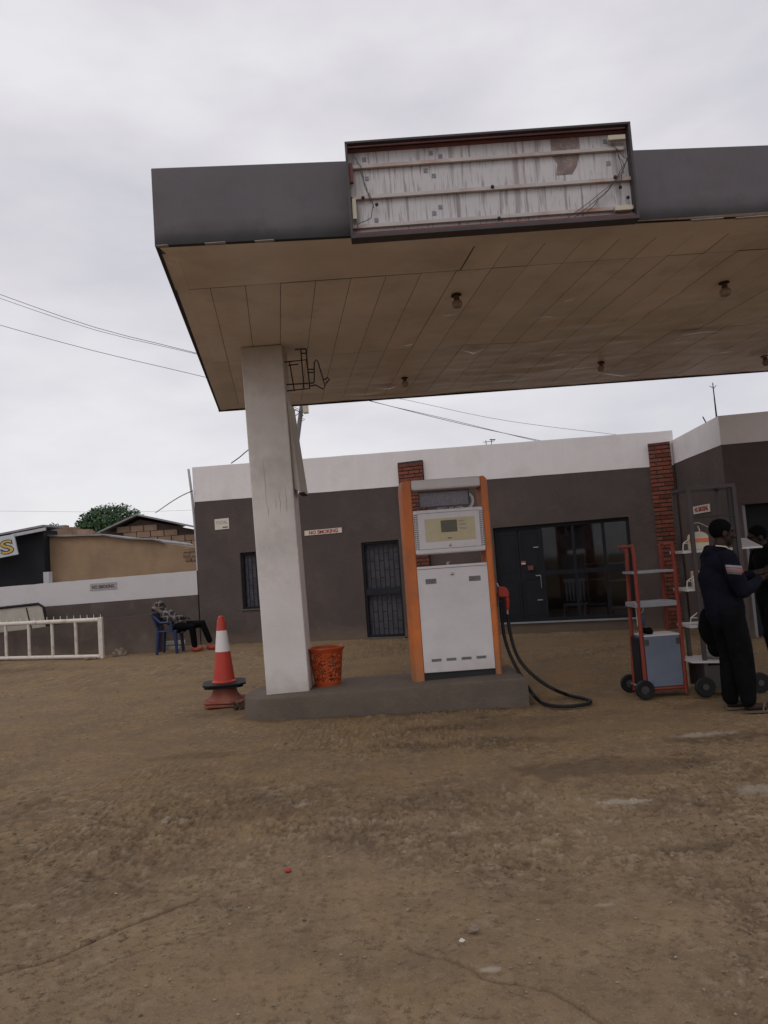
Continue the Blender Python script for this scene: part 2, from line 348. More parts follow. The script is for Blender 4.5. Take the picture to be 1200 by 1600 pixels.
def split(o, name=None):
    """one object per separate piece"""
    me = o.data; n = len(me.vertices); par = list(range(n))
    def find(a):
        while par[a] != a: par[a] = par[par[a]]; a = par[a]
        return a
    for e in me.edges: a, c = find(e.vertices[0]), find(e.vertices[1]); par[a] = c
    isl = {}
    for p in me.polygons: isl.setdefault(find(p.vertices[0]), []).append(p)
    if len(isl) < 2: return
    for k in isl.values():
        vs = sorted({v for p in k for v in p.vertices}); ix = {v: i for i, v in enumerate(vs)}
        m2 = bpy.data.meshes.new(name or me.name); m2.from_pydata([tuple(me.vertices[v].co) for v in vs], [], [[ix[v] for v in p.vertices] for p in k])
        m2.materials.append(me.materials[0])
        for q_, p in zip(m2.polygons, k): q_.use_smooth = p.use_smooth
        c = o.copy(); c.data = m2; c.name = name or o.name.split('.')[0]; COL.objects.link(c)
    bpy.data.objects.remove(o)

# ------------------------------------------------------------------ ground
def vnoise(x, y, seed):
    xi = np.floor(x).astype(np.int64); yi = np.floor(y).astype(np.int64); fx = x-xi; fy = y-yi
    fx = fx*fx*(3-2*fx); fy = fy*fy*(3-2*fy)
    def h(a, b):
        n = (a*374761393+b*668265263+seed*974634777) & 0x7fffffff; n = ((n ^ (n >> 13))*1274126177) & 0x7fffffff
        return ((n ^ (n >> 16)) & 0xffff)/65535.0
    return (h(xi, yi)*(1-fx)+h(xi+1, yi)*fx)*(1-fy)+(h(xi, yi+1)*(1-fx)+h(xi+1, yi+1)*fx)*fy
def fbm(x, y, seed, o=4):
    t = 0; a = .5; s = 0
    for i in range(o): t = t+a*vnoise(x, y, seed+i); s += a; a *= .55; x = x*2.03+7.1; y = y*2.03+3.3
    return t/s
def sstep(a, b, x): t = np.clip((x-a)/(b-a), 0, 1); return t*t*(3-2*t)
ys = [1.3]
while ys[-1] < 19: ys.append(ys[-1]+max(.0085, ys[-1]*ys[-1]*.0011))
ys = np.array([-300, -100, -30, -10, -4, -1, 0, .6, 1.0]+ys+[19.6, 21, 24, 30, 40, 60, 100, 200, 400, 900])
xs = np.concatenate([[-900, -300, -100, -40, -20, -14, -11], np.arange(-9, -2.2, .03), np.arange(-2.2, 2.6, .0095), np.arange(2.6, 7.5, .03), [9, 12, 20, 40, 100, 300, 900]])
X, Y = np.meshgrid(xs, ys)
inr = (np.abs(X) < 9.5) & (Y > 0) & (Y < 19.5)
cr_mask = sstep(.46, .60, fbm(X*.55, Y*.7, 3, 3))
gx, gy = G(240, 1290).x, G(240, 1290).y
patch = np.exp(-(((X-gx)/1.3)**2+((Y-gy)/1.0)**2))
crumb = np.clip(cr_mask*.75+patch*1.2+.12, 0, 1.3)
chips = sstep(.50, .56, fbm(X*21, Y*19, 11, 3))*.55+sstep(.52, .58, fbm(X*43, Y*39, 23, 2))*.45
Z = -.012+.022*(fbm(X*.5, Y*.5, 41, 3)-.5)+crumb*(chips-.5)*.017+.006*(fbm(X*9, Y*9, 5, 4)-.5)+.003*(vnoise(X*70, Y*70, 9)-.5)
def seg(pa, pb, wob=.03, sd=1):
    ax, ay = pa; bx, by = pb; dx, dy = bx-ax, by-ay; l2 = dx*dx+dy*dy
    Xw = X+(fbm(X*4, Y*4, 60+sd, 4)-.5)*wob*3; Yw = Y+(fbm(X*4+5, Y*4, 80+sd, 4)-.5)*wob*3
    t = np.clip(((Xw-ax)*dx+(Yw-ay)*dy)/l2, 0, 1)
    return np.hypot(Xw-ax-t*dx, Yw-ay-t*dy)
gr = np.zeros_like(X)
def crack(pix, wdt, amt, wob, sd):
    global gr
    q = [G(*p) for p in pix]
    for a, b in zip(q[:-1], q[1:]):
        d = seg((a.x, a.y), (b.x, b.y), wob, sd); gr = np.maximum(gr, amt*np.exp(-(d/wdt)**2))
crack([(-60, 1532), (60, 1502), (180, 1452), (310, 1400)], .012, 1.0, .015, 1)
crack([(10, 1325), (120, 1360), (200, 1378), (300, 1392)], .010, .7, .06, 2)
crack([(640, 1480), (700, 1493), (760, 1520), (860, 1546), (940, 1590), (990, 1620)], .007, .6, .022, 3)
crack([(320, 1185), (430, 1168), (520, 1172)], .02, .5, .06, 4)
crack([(900, 1232), (1010, 1240), (1130, 1255)], .02, .5, .06, 5)
crack([(170, 1495), (250, 1465), (330, 1450)], .008, .4, .05, 6)
crack([(0, 1170), (60, 1160)], .02, .5, .05, 7)
Z = Z-gr*.014
Z[~inr] = -.012
damp_shade = np.zeros_like(X)
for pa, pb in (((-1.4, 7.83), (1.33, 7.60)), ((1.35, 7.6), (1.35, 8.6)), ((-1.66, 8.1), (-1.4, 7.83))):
    damp_shade = np.maximum(damp_shade, .6*np.exp(-(seg(pa, pb, .05, 9)/.07)**2))  # damp dirt, doubling as a painted contact shadow along the kerb foot
stain_shade = np.clip(gr*.75+damp_shade, 0, 1); dust = np.zeros_like(X)
def blob(u, v, rx, ry, amt, dst, sd):
    q = G(u, v); wv = fbm(X*2.2+sd, Y*2.2, 70+sd, 4)-.5+.9*(fbm(X*9+sd, Y*9, 170+sd, 4)-.5)
    d = ((X-q.x)/rx)**2+((Y-q.y)/ry)**2+wv*2.2
    np.maximum(dst, amt*sstep(1.1, .2, d), out=dst)
for i, (u, v, rx, ry, a) in enumerate([(770, 1118, .34, .10, .75), (690, 1134, .5, .12, .45), (740, 1160, .95, .22, .5), (970, 1193, .8, .26, .5), (1100, 1150, .5, .15, .4),
        (300, 1180, .4, .12, .35), (1080, 1320, .2, .09, .5), (1045, 1316, .1, .06, .5), (858, 1403, .06, .02, .45), (470, 1450, .05, .025, .4), (1050, 1402, .04, .03, .4), (560, 1240, 1.6, .5, .22),
        (830, 1125, 1.0, .3, .3), (345, 1115, .5, .2, .35), (20, 1048, 1.6, .5, .4), (1130, 1095, .7, .3, .4), (60, 1400, .5, .3, .2), (660, 1400, .3, .12, .22)]): blob(u, v, rx, ry, a, stain_shade, i)
for i, (u, v, rx, ry, a) in enumerate([(1118, 1144, .3, .08, .7), (985, 1248, .16, .05, .7), (1190, 1232, .3, .16, .5), (763, 1509, .04, .02, .8), (466, 1256, .07, .04, .5), (520, 1275, .12, .06, .4), (940, 1408, .06, .02, .6)]): blob(u, v, rx, ry, a, dust, 30+i)
stain_shade = np.clip(stain_shade+.42*sstep(.55, .1, chips)*crumb*sstep(.40, .62, fbm(X*5, Y*5, 120, 3)), 0, 1); dust = np.clip(dust+.35*sstep(.6, 1, chips)*crumb*sstep(.5, .65, fbm(X*6+9, Y*6, 130, 3)), 0, 1)  # colour follows height: pits painted darker for shading the flat light lacks
soil = np.clip(sstep(.35, .65, fbm(X*.35+3, Y*.45, 90, 4))*.5+sstep(4.2, 7.0, Y+1.2*(fbm(X*.8, Y*.8, 93, 3)-.5))*.75, 0, 1)
ny, nx = X.shape
me = bpy.data.meshes.new('ground'); nv = nx*ny
me.vertices.add(nv); me.vertices.foreach_set('co', np.stack([X, Y, Z], -1).astype(np.float32).ravel())
ii = np.arange(nv).reshape(ny, nx)
q = np.stack([ii[:-1, :-1], ii[:-1, 1:], ii[1:, 1:], ii[1:, :-1]], -1).reshape(-1, 4); nf = len(q)
me.loops.add(nf*4); me.loops.foreach_set('vertex_index', q.ravel().astype(np.int32))
me.polygons.add(nf); me.polygons.foreach_set('loop_start', (np.arange(nf)*4).astype(np.int32)); me.polygons.foreach_set('loop_total', np.full(nf, 4, np.int32))
me.update(); me.validate()
ca = me.color_attributes.new('stain_shade', 'FLOAT_COLOR', 'POINT')
ca.data.foreach_set('color', np.stack([stain_shade, soil, dust, np.ones_like(X)], -1).astype(np.float32).ravel())
for_s = np.ones(nf, dtype=bool); me.polygons.foreach_set('use_smooth', for_s)
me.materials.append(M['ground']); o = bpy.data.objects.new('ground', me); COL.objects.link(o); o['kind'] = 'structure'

def pebble_mb(items, seed=1):
    b = MB(); r = random.Random(seed)
    base = [(0, 0, 1), (1, 0, 0), (0, 1, 0), (-1, 0, 0), (0, -1, 0), (0, 0, -1), (.7, .7, .5), (-.7, .7, .4), (-.7, -.7, .5), (.7, -.7, .4)]
    fs = [(0, 1, 6), (0, 6, 2), (0, 2, 7), (0, 7, 3), (0, 3, 8), (0, 8, 4), (0, 4, 9), (0, 9, 1), (5, 6, 1), (5, 2, 6), (5, 7, 2), (5, 3, 7), (5, 8, 3), (5, 4, 8), (5, 9, 4), (5, 1, 9)]
    for x, y, s in items:
        a = r.uniform(0, 6.28); sx, sy, sz = s*r.uniform(.7, 1.4), s*r.uniform(.6, 1.1), s*r.uniform(.3, .7); ca_, sa = math.cos(a), math.sin(a)
        vs = []
        for p in base:
            k = r.uniform(.75, 1.15); px, py = p[0]*sx*k, p[1]*sy*k; vs.append((x+px*ca_-py*sa, y+px*sa+py*ca_, p[2]*sz*k-.006))
        b.add(vs, fs)
    return b
items = []
for i in range(2600):
    y = 1.8+13*rnd.random()**1.7; x = rnd.uniform(-.62, .62)*y
    items.append((x, y, rnd.choice((.003, .004, .004, .005, .006, .009))*(.6+.09*y)))
pb = pebble_mb(items); o = pb.build('gravel', mat('grit', (.21, .165, .12), .95, .3, 30, .3, 60, island=.5)); tag(o, 'loose grit and small gravel scattered on the dirt forecourt', 'gravel', kind='stuff')
def stone(loc, s, label, m='stone', seed=3, flat=.7, name='stone'):
    b = MB(); b.ball((0, 0, 0), 1, n=18, m=12); l = Vector(loc)
    for i, p in enumerate(b.v):
        k = 1+.55*(mnoise.noise(p*1.3+Vector((seed, 0, 0))))+.18*mnoise.noise(p*4+Vector((seed, 3, 0)))
        b.v[i] = l+Vector((p.x*s*k, p.y*s*.8*k, p.z*s*flat*k+s*flat*.6))
    o = b.build(name, m, root=l); return tag(o, label, 'stone')
stone(G(187, 1024), .13, 'pale broken concrete lump lying beside the end of the white barrier', seed=5, name='concrete_lump')
stone(G(740, 1453), .022, 'dark grey pebble lying alone in the foreground dirt', seed=9)
stone(G(722, 1471), .010, 'tiny pale cream pebble left of the dark foreground pebble', 'plate', seed=2)
b = MB(); q = G(450, 1360); b.lathe((q.x, q.y, 0), [(.017, 0), (.018, .002), (.016, .008), (.013, .009)], 20)
tag(b.build('bottle_cap', 'red', root=q, smooth=True), 'small red bottle cap lying on the bare ground in the foreground', 'bottle cap')
b = MB(); q0 = G(372, 1107)
for i in range(24): b.tube([(q0.x+rnd.uniform(-.07, .07), q0.y+rnd.uniform(-.05, .05), -.01), (q0.x+rnd.uniform(-.1, .1), q0.y+rnd.uniform(-.08, .08), rnd.uniform(.02, .09))], [.006, .003], 4)
tag(b.build('dry_weed_tuft', 'bark', root=q0), 'dry dark tuft of weed between the cones and the rounded end of the pump island', 'plant')

# ------------------------------------------------------------------ pump island
isl_root = (-.2, 8.2, 0)
isl = thing('pump_island', isl_root, 'low grey concrete kerb island with rounded end carrying the fuel dispenser', 'kerb island')
b = MB(); out = []
fl = Vector((-1.37, 7.86)); fr_ = Vector((1.33, 7.62)); bk = Vector((1.33, 8.62)); bl = Vector((-1.37, 8.86))
pts = [fr_]
for i in range(0, 13):
    t = i/12; a = -math.pi/2-t*math.pi; c = (fl+bl)/2; rad = (bl-fl).length/2
    pts.append(Vector((c.x+math.cos(a)*rad*.62, c.y+math.sin(a)*rad)))
pts.append(bk)
fine = []
for i in range(len(pts)):
    a, c = pts[i], pts[(i+1) % len(pts)]; k = max(1, int((c-a).length/.07))
    for j in range(k): fine.append(a.lerp(c, j/k))
def isz(x): return .20+.075*(x+1.9)/3.2
lo_ = [(p.x, p.y, -.05) for p in fine]
cx, cy = 0, 8.2
rings = [(1.0, -.05), (1.0, -1), (.992, 0), (.97, 1)]
vs = []; n = len(fine)
for k, dz in rings:
    for j, p in enumerate(fine):
        nz = mnoise.noise(Vector((p.x*5, p.y*5, k*9)))*.010; q = Vector((p.x, p.y))
        d = (Vector((cx, cy))-q); off = d.normalized()*(.0 if k == 1.0 else (.012 if dz == 0 else .035))
        z = -.05 if k == 1.0 and dz == -.05 else isz(p.x)+(-.03 if dz == -1 else -.008 if dz == 0 else 0)
        vs.append((p.x+off.x+nz, p.y+off.y+nz, z))
fs = [(i*n+k, i*n+(k+1) % n, (i+1)*n+(k+1) % n, (i+1)*n+k) for i in range(3) for k in range(n)]
fs.append(tuple(range(3*n, 4*n)))
b.add(vs, fs); b.build('kerb_body', 'conc', isl, smooth=True)

# ------------------------------------------------------------------ canopy
CZ = 4.05
can = thing('petrol_canopy', (-1.2, 8.3, 0), 'grey concrete petrol station canopy with stained sheet soffit on a white square column', 'canopy')
FL, FR = Vector((-1.60, 5.46)), Vector((3.2, 5.68)); RL, RR = Vector((-2.42, 11.2)), Vector((6.0, 11.13))
fd = (FR-FL).normalized(); rd = (RR-RL).normalized()
FR2 = FL+fd*8.9; RR2 = RL+rd*9.0
def zt(x): return 4.672-.0085*(x+1.6)
def wall_seg(b, A, B, z0a, z0b, z1a, z1b, th):
    d = (B-A).normalized(); nrm = Vector((-d.y, d.x))*th
    b.hexa([(A.x, A.y, z0a), (B.x, B.y, z0b), (B.x+nrm.x, B.y+nrm.y, z0b), (A.x+nrm.x, A.y+nrm.y, z0a)], [(A.x, A.y, z1a), (B.x, B.y, z1b), (B.x+nrm.x, B.y+nrm.y, z1b), (A.x+nrm.x, A.y+nrm.y, z1a)])
b = MB(); wall_seg(b, FL, FR2, CZ, CZ, zt(FL.x), zt(FR2.x), .035); b.build('fascia', 'fascia', can, bevel=.008)
b = MB(); wall_seg(b, RL+Vector((0, -.004)), FL+Vector((.001, .003)), CZ-.002, CZ-.002, 4.5, zt(FL.x)-.002, .03); b.build('fascia', 'fascia', can, bevel=.008)
b = MB(); wall_seg(b, RR2, RL, CZ-.01, CZ-.01, 4.42, 4.5, .04); b.build('fascia', 'fascia', can, bevel=.008)
b = MB(); wall_seg(b, FR2, RR2, CZ+.002, CZ+.002, 4.4, 4.42, .10); b.build('fascia', 'fascia', can, bevel=.008)
b = MB(); iR = .09
b.hexa([(FL.x+.12, FL.y+.14, CZ+.035), (FR2.x-.12, FR2.y+.14, CZ+.035), (RR2.x-.12, RR2.y-.12, CZ+.035), (RL.x+.13, RL.y-.12, CZ+.035)],
       [(FL.x+.12, FL.y+.14, CZ+.3), (FR2.x-.12, FR2.y+.14, CZ+.3), (RR2.x-.12, RR2.y-.12, CZ+.3), (RL.x+.13, RL.y-.12, CZ+.3)])
b.build('roof_slab', 'seam', can)
# soffit sheets: separate thin panels with open dark joints, warped by age
def sheet(b, x0, x1, y0, y1, seed, z=None):
    nx_, ny_ = max(2, int((x1-x0)/.06)), max(2, int((y1-y0)/.06)); vs = []
    r_ = random.Random(seed); dz = r_.uniform(-.0018, .0018); sk = -.146
    for j in range(ny_+1):
        for i in range(nx_+1):
            u_ = x0+(x1-x0)*i/nx_; y = y0+(y1-y0)*j/ny_; x = u_+sk*(y-5.46)
            wr = max(0, min(1, (u_+(y-8.0)*.9)/3.0)); p = Vector((x*.9, y*1.6, 0))
            hh = mnoise.noise(p)*.010*wr+mnoise.noise(p*3.1)*.007*wr+abs(mnoise.noise(Vector((x*1.1-y*.5, y*4.0, 2))))*.022*wr*(1 if y > 7.2 else .3)
            ed = min(i, nx_-i)/nx_; hh -= 0
            yy = min(y, 5.46+(x+1.6)*.046+5.6) if False else y
            vs.append((x, yy, CZ+.006+dz-hh))
    fs = [(j*(nx_+1)+i, j*(nx_+1)+i+1, (j+1)*(nx_+1)+i+1, (j+1)*(nx_+1)+i) for j in range(ny_) for i in range(nx_)]
    b.add(vs, fs)
b = MB(); g = .005; wS = .312; sd_ = 0
edge0 = -1.57
sheet(b, edge0, .95, 5.62, 6.36, 77)
for k in range(28):
    x0 = edge0+(.08 if k == 0 else 0)+wS*k; x1 = edge0+wS*(k+1)-g
    if x0 > .9: sheet(b, x0 if x0 > .96 else .96, x1, 5.62, 6.36-(.0 if x0 < 99 else 0), 200+k)
    sheet(b, x0, x1, 6.36+g*1.6, 8.63, 300+k)
    sheet(b, x0, x1, 8.63+g, 10.86, 400+k)
sheet(b, edge0, 7.15, 10.87, 11.12, 500)
sof = b.build('soffit', 'soffit', can, smooth='all')
# plaster strip behind the front fascia and along the left edge
b = MB()
b.hexa([(FL.x+.026, FL.y+.034, CZ+.002), (FR2.x-.1, FR2.y+.034, CZ+.002), (FR2.x-.15, FR2.y+.3, CZ+.003), (FL.x+.075, FL.y+.3, CZ+.003)],
       [(FL.x+.026, FL.y+.034, CZ+.03), (FR2.x-.1, FR2.y+.034, CZ+.03), (FR2.x-.15, FR2.y+.3, CZ+.03), (FL.x+.075, FL.y+.3, CZ+.03)])
b.build('soffit_margin', 'soffit', can)
b = MB(); b.hexa([(FL.x+.004, FL.y+.30, CZ+.004), (FL.x+.11, FL.y+.30, CZ+.004), (RL.x+.13, RL.y-.03, CZ+.004), (RL.x+.026, RL.y-.03, CZ+.004)], [(FL.x+.004, FL.y+.30, CZ+.03), (FL.x+.11, FL.y+.30, CZ+.03), (RL.x+.13, RL.y-.03, CZ+.03), (RL.x+.026, RL.y-.03, CZ+.03)]); b.build('soffit_margin', 'soffit', can)
# peeled pale foil strips hanging at the rear joints
b = MB()
def strip(pix, wdt):
    u0_ = pix[0][0]
    pp = [G(u, v, CZ-.055) for u, v in pix]
    for i in range(len(pp)-1):
        k = 4
        for j in range(k):
            a = pp[i].lerp(pp[i+1], j/k); c = pp[i].lerp(pp[i+1], (j+1)/k); t = (i+j/k)/(len(pp)-1); t2 = (i+(j+1)/k)/(len(pp)-1)
            wa = 2.4*wdt*math.sin(math.pi*min(.97, max(.03, t)))*(.7+.3*math.sin(7*t+u0_)); wb = 2.4*wdt*math.sin(math.pi*min(.97, max(.03, t2)))*(.7+.3*math.sin(7*t2+u0_))
            b.add([(a.x, a.y-wa, a.z-.19*wa), (c.x, c.y-wb, c.z-.19*wb), (c.x, c.y+wb, c.z+.19*wb), (a.x, a.y+wa, a.z+.19*wa)], [(0, 1, 2, 3)])
for pix, wd in (([(1035, 538), (1062, 525), (1100, 519), (1140, 517)], .035), ([(1100, 533), (1130, 524), (1155, 513)], .02), ([(1105, 553), (1140, 550), (1175, 541)], .03), ([(1045, 590), (1075, 578), (1100, 562)], .03),
                ([(880, 471), (900, 467)], .02), ([(720, 547), (740, 552), (760, 545)], .035), ([(587, 607), (605, 608), (622, 604)], .05), ([(630, 541), (645, 538)], .03), ([(865, 556), (890, 552)], .03), ([(995, 571), (1008, 570)], .03), ([(850, 580), (900, 576), (930, 573)], .025), ([(760, 597), (800, 594), (850, 590)], .02), ([(1020, 545), (1050, 536), (1085, 532)], .02), ([(980, 505), (1010, 500)], .012), ([(820, 500), (850, 495), (870, 496)], .012), ([(1060, 570), (1085, 560)], .02),
                ([(940, 539), (965, 535), (1010, 532)], .012), ([(1160, 566), (1185, 560), (1215, 552)], .03), ([(690, 494), (715, 491)], .015), ([(1120, 463), (1145, 456)], .01), ([(930, 582), (975, 588), (1010, 582)], .02)):
    strip(pix, wd)
split(b.build('peeling_foil', 'foil', can, smooth='all'), 'foil_strip')
# pale unpainted chips under the fascia edge
b = MB()
for u0, u1 in ((244, 262), (320, 352), (398, 428), (1080, 1130), (1150, 1210)):
    a = P(u0, 383-(u0-243)*.048+1, 5.44+(u0-243)*.0002); c = P(u1, 383-(u1-243)*.048+1, 5.44+(u1-243)*.0002)
    b.box((a.x, a.y-.004, a.z-.001), (c.x, a.y+.03, a.z+.003))
split(b.build('chipped_edge', 'plate_g', can), 'paint_chip')
b = MB(); b.hexa([(-1.405, 8.1, .19), (-.94, 8.1, .19), (-.94, 8.55, .19), (-1.405, 8.55, .19)], [(-1.47, 8.1, CZ+.003), (-1.01, 8.1, CZ+.003), (-1.01, 8.55, CZ+.003), (-1.47, 8.55, CZ+.003)])
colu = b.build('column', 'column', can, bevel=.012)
b = MB(); b.box((6.0, 8.1, 0), (6.46, 8.55, CZ+.003)); b.build('column', 'column', can, bevel=.012)
b = MB()   # hairline stains and drips on the column shaft
for (u, v0, v1) in ((411, 722, 790), (418, 790, 808), (436, 770, 800), (445, 760, 800), (430, 780, 795)):
    a = P(u, v0, 8.1); c = P(u+(v1-v0)*.08, v1, 8.1)
    b.tube([(a.x, 8.099, a.z), ((a.x+c.x)/2+.006, 8.099, (a.z+c.z)/2), (c.x, 8.099, c.z)], [.001, .002, .001], 5)
split(b.build('crack', 'textgrey', colu if False else can), 'crack')

# lamps under the canopy
lamp0 = None
lamp_l = ['rusty bowl lamp hanging from the middle of the soffit, above the dispenser', 'rusty bowl lamp at the right of the soffit, near its front',
          'small rusty lamp at the rear edge of the soffit, nearest the column', 'broken rusty lamp dangling at the rear edge of the soffit, near the middle', 'rusty lamp cut by the right edge of the photo, at the rear of the soffit']
for i, (u, v, k) in enumerate(((713, 460, 1), (1131, 441, 1.1), (632, 590, 1), (939, 566, 1), (1194, 556, 1.1))):
    q = G(u, v, CZ)
    if lamp0 is None:
        lamp0 = thing('ceiling_lamp', (q.x, q.y, CZ), lamp_l[0], 'lamp', 'rusty lamps under the canopy')
        b = MB(); b.lathe((q.x, q.y, CZ), [(.055, .0), (.062, -.012), (.03, -.02)], 20); b.tube([(q.x-.05, q.y, CZ-.01), (q.x-.07, q.y-.02, CZ-.03), (q.x-.02, q.y, CZ-.05), (q.x, q.y, CZ-.06)], .006, 6)
        b.build('ceiling_rose', 'rod', lamp0, smooth=True)
        b = MB(); b.lathe((q.x, q.y, CZ), [(.03, -.02), (.035, -.07), (.05, -.085)], 16); b.build('lamp_holder', 'rust', lamp0, smooth=True)
        b = MB(); b.lathe((q.x, q.y, CZ), [(.045, -.08), (.062, -.10), (.064, -.13), (.05, -.16), (.02, -.17), (.001, -.17)], 20, caps=False); b.build('lamp_glass', 'lampglass', lamp0, smooth=True)
    else:
        o = copy_tree(lamp0); o.location = (q.x, q.y, CZ); o['label'] = lamp_l[i]; k *= .78; o.scale = (k, k, k); o.rotation_euler = (R(4*i-6), R(5*(i % 3)-4), i)

lamp0.scale = (.8, .8, .8)

# ------------------------------------------------------------------ gutted sign box on the fascia
SY = 5.335
def SP(u, v, Y=SY): p = P(u, v, Y); return p.x, p.z
sb = thing('sign_box', (1.0, SY+.1, 4.0), 'empty rusty light box frame on the canopy fascia showing stained white backing', 'sign')
x0, x1, zb, ztp = SP(546, 300)[0]-.012, SP(996, 300)[0], SP(560, 371)[1], SP(740, 206)[1]
z0 = (SP(548, 370)[1]+SP(1001, 343)[1])/2; z1 = (SP(537, 216)[1]+SP(989, 194)[1])/2
DB = .105
b = MB(); t = .018
b.box((x0, SY, z1-t), (x1, SY+DB, z1)); b.box((x0, SY, z0), (x1, SY+DB, z0+t*1.6)); b.box((x0, SY+.002, z0+t*1.6), (x0+t, SY+DB, z1-t)); b.box((x1-t, SY+.002, z0+t*1.6), (x1, SY+DB, z1-t))
b.build('box_frame', 'boxdark', sb, bevel=.003)
b = MB(); b.box((x0+t, SY+.02, z1-t-.022), (x1-t-.02, SY+.03, z1-t-.012)); b.box((x0+t, SY+.02, z0+.03), (x1-t, SY+.045, z0+.05)); b.box((x0+t, SY+DB-.04, z1-t-.03), (x1-t, SY+DB-.02, z1-t-.012))
b.box((x0+t+.002, SY+.03, z0+.45), (x0+t+.03, SY+.06, z0+.60)); split(b.build('inner_lip', 'rust', sb), 'inner_lip')
b = MB(); b.box((x0+t, SY+DB-.02, z0+.03), (x1-t, SY+DB-.002, z1-t)); b.build('backing_sheet', 'backing', sb)
H_ = z1-z0
for k, fz in enumerate((.155, .455, .775)):
    b = MB(); zz = z0+H_*fz; b.box((x0+t, SY+.055, zz-.016), (x1-t-(.03 if k == 2 else 0), SY+.078, zz+.012)); b.build('rail', 'rail', sb, bevel=.002)
b = MB()
for xx, zz in ((x1-.17, .87), (x1-.17, .14)): b.box((xx, SY+.02, z0+H_*zz-.025), (xx+.13, SY+.053, z0+H_*zz+.012))
b.box((x0+.025, SY+.02, z0+H_*.21), (x0+.055, SY+.05, z0+H_*.42))
split(b.build('ballast_box', 'boxy', sb, bevel=.003), 'ballast_box')
b = MB()
for xx, zz in ((.21, .36), (.11, .44), (1.09, .46), (2.02, .47), (2.05, .36), (2.10, .25), (1.12, .13), (2.0, .13), (.02, .44)): b.ball((x0+xx, SY+.05, z0+H_*zz), (.014, .012, .014), n=8, m=6)
split(b.build('lamp_clip', 'rod', sb), 'lamp_clip')
b = MB()
for xx, zz in ((.14, .86), (.15, .66), (.6, .70), (.66, .64), (.2, .22), (.64, .25), (.69, .31), (.98, .07), (1.98, .87), (1.99, .64), (.65, .88), (.72, .84)):
    b.box((x0+xx-.015, SY+DB-.024, z0+H_*zz-.016), (x0+xx+.015, SY+DB-.0195, z0+H_*zz+.016))
split(b.build('patch', 'greyplate', sb), 'patch')
b = MB(); pl = [SP(858, 218, SY+DB), SP(903, 214, SY+DB), SP(905, 242, SY+DB), SP(900, 262, SY+DB), SP(893, 274, SY+DB), SP(868, 276, SY+DB), SP(870, 258, SY+DB), SP(862, 246, SY+DB)]
b.prism(pl, SY+DB-.0235, SY+DB-.0195); b.build('bare_patch', mat('bare_brown', (.20, .15, .14), .8, .2, 12, .2, 30, dirt=(.4, .37, .37), damt=.5, dscale=25), sb)
b = MB()
def wiggle(pts, r=.003):
    q = []
    for i in range(len(pts)-1):
        a, c = Vector(pts[i]), Vector(pts[i+1])
        for j in range(4): q.append(a.lerp(c, j/4)+Vector((rnd.uniform(-.006, .006), rnd.uniform(-.004, .004), rnd.uniform(-.006, .006))))
    q.append(Vector(pts[-1])); b.tube(q, r, 5)
def sp3(u, v, d=.04): x, z = SP(u, v, SY+d); return (x, SY+d, z)
wiggle([sp3(553, 245), sp3(566, 262), sp3(570, 290), sp3(583, 320), sp3(580, 340), sp3(560, 350)])
wiggle([sp3(562, 268), sp3(575, 300), sp3(584, 325)]); wiggle([sp3(552, 340), sp3(560, 352), sp3(556, 362)])
for k in range(3): wiggle([sp3(957+k*4, 226+k*6), sp3(980-k*3, 250+k*10), sp3(955-k*6, 290+k*8), sp3(885+k*12, 342-k*2)], .0025)
wiggle([sp3(960, 325), sp3(966, 335), sp3(957, 345)]); wiggle([sp3(988, 225), sp3(975, 260), sp3(968, 290)])
split(b.build('loose_wire', 'cartgrey', sb), 'loose_wire')

# iron wire bracket and light panel on the column
wb = thing('iron_bracket', P(445, 590, 8.3), 'black iron rod bracket bolted high on the side of the white column', 'bracket')
b = MB()
def rod(pix, Y=8.25, r=.008, cl=False):
    q = [P(u, v, Y) for u, v in pix]
    if cl: q.append(q[0])
    b.tube(q, r, 6)
rod([(444, 566), (479, 562), (484, 607), (447, 611)]); rod([(452, 564), (460, 611)]); rod([(470, 546), (475, 608)]); rod([(478, 545), (484, 606)])
rod([(461, 546), (478, 545)]); rod([(471, 552), (478, 552)]); rod([(447, 601), (482, 599)]); rod([(450, 571), (466, 569)])
rod([(480, 577), (491, 577)]); rod([(480, 582), (491, 582)]); rod([(484, 599), (491, 598)]); rod([(484, 603), (492, 602)])
rod([(491, 597), (491, 566), (494, 562), (497, 566), (508, 603), (505, 608), (492, 601)], cl=False); rod([(505, 594), (512, 590), (515, 593), (509, 599)])
rod([(444, 566), (444, 575)], 8.3); b.build('rod_frame', 'rod', wb)
lp = thing('side_panel_light', P(460, 700, 8.4), 'narrow grey light box panel fixed to the right side of the white column', 'light box')
b = MB()
q = [P(448, 633, 8.30), P(473, 769, 8.30)]
b.hexa([(-.975, 8.16, q[1].z+.03), (-.905, 8.12, q[1].z-.02), (-.86, 8.50, q[1].z-.02), (-.955, 8.52, q[1].z+.03)], [(-1.005, 8.16, q[0].z), (-.985, 8.14, q[0].z+.01), (-.955, 8.50, q[0].z), (-.99, 8.52, q[0].z)])
b.build('light_panel', 'column', lp, bevel=.004)
b = MB(); b.box((-.93, 8.14, q[1].z-.028), (-.862, 8.5, q[1].z-.016)); b.build('panel_end', 'rod', lp)

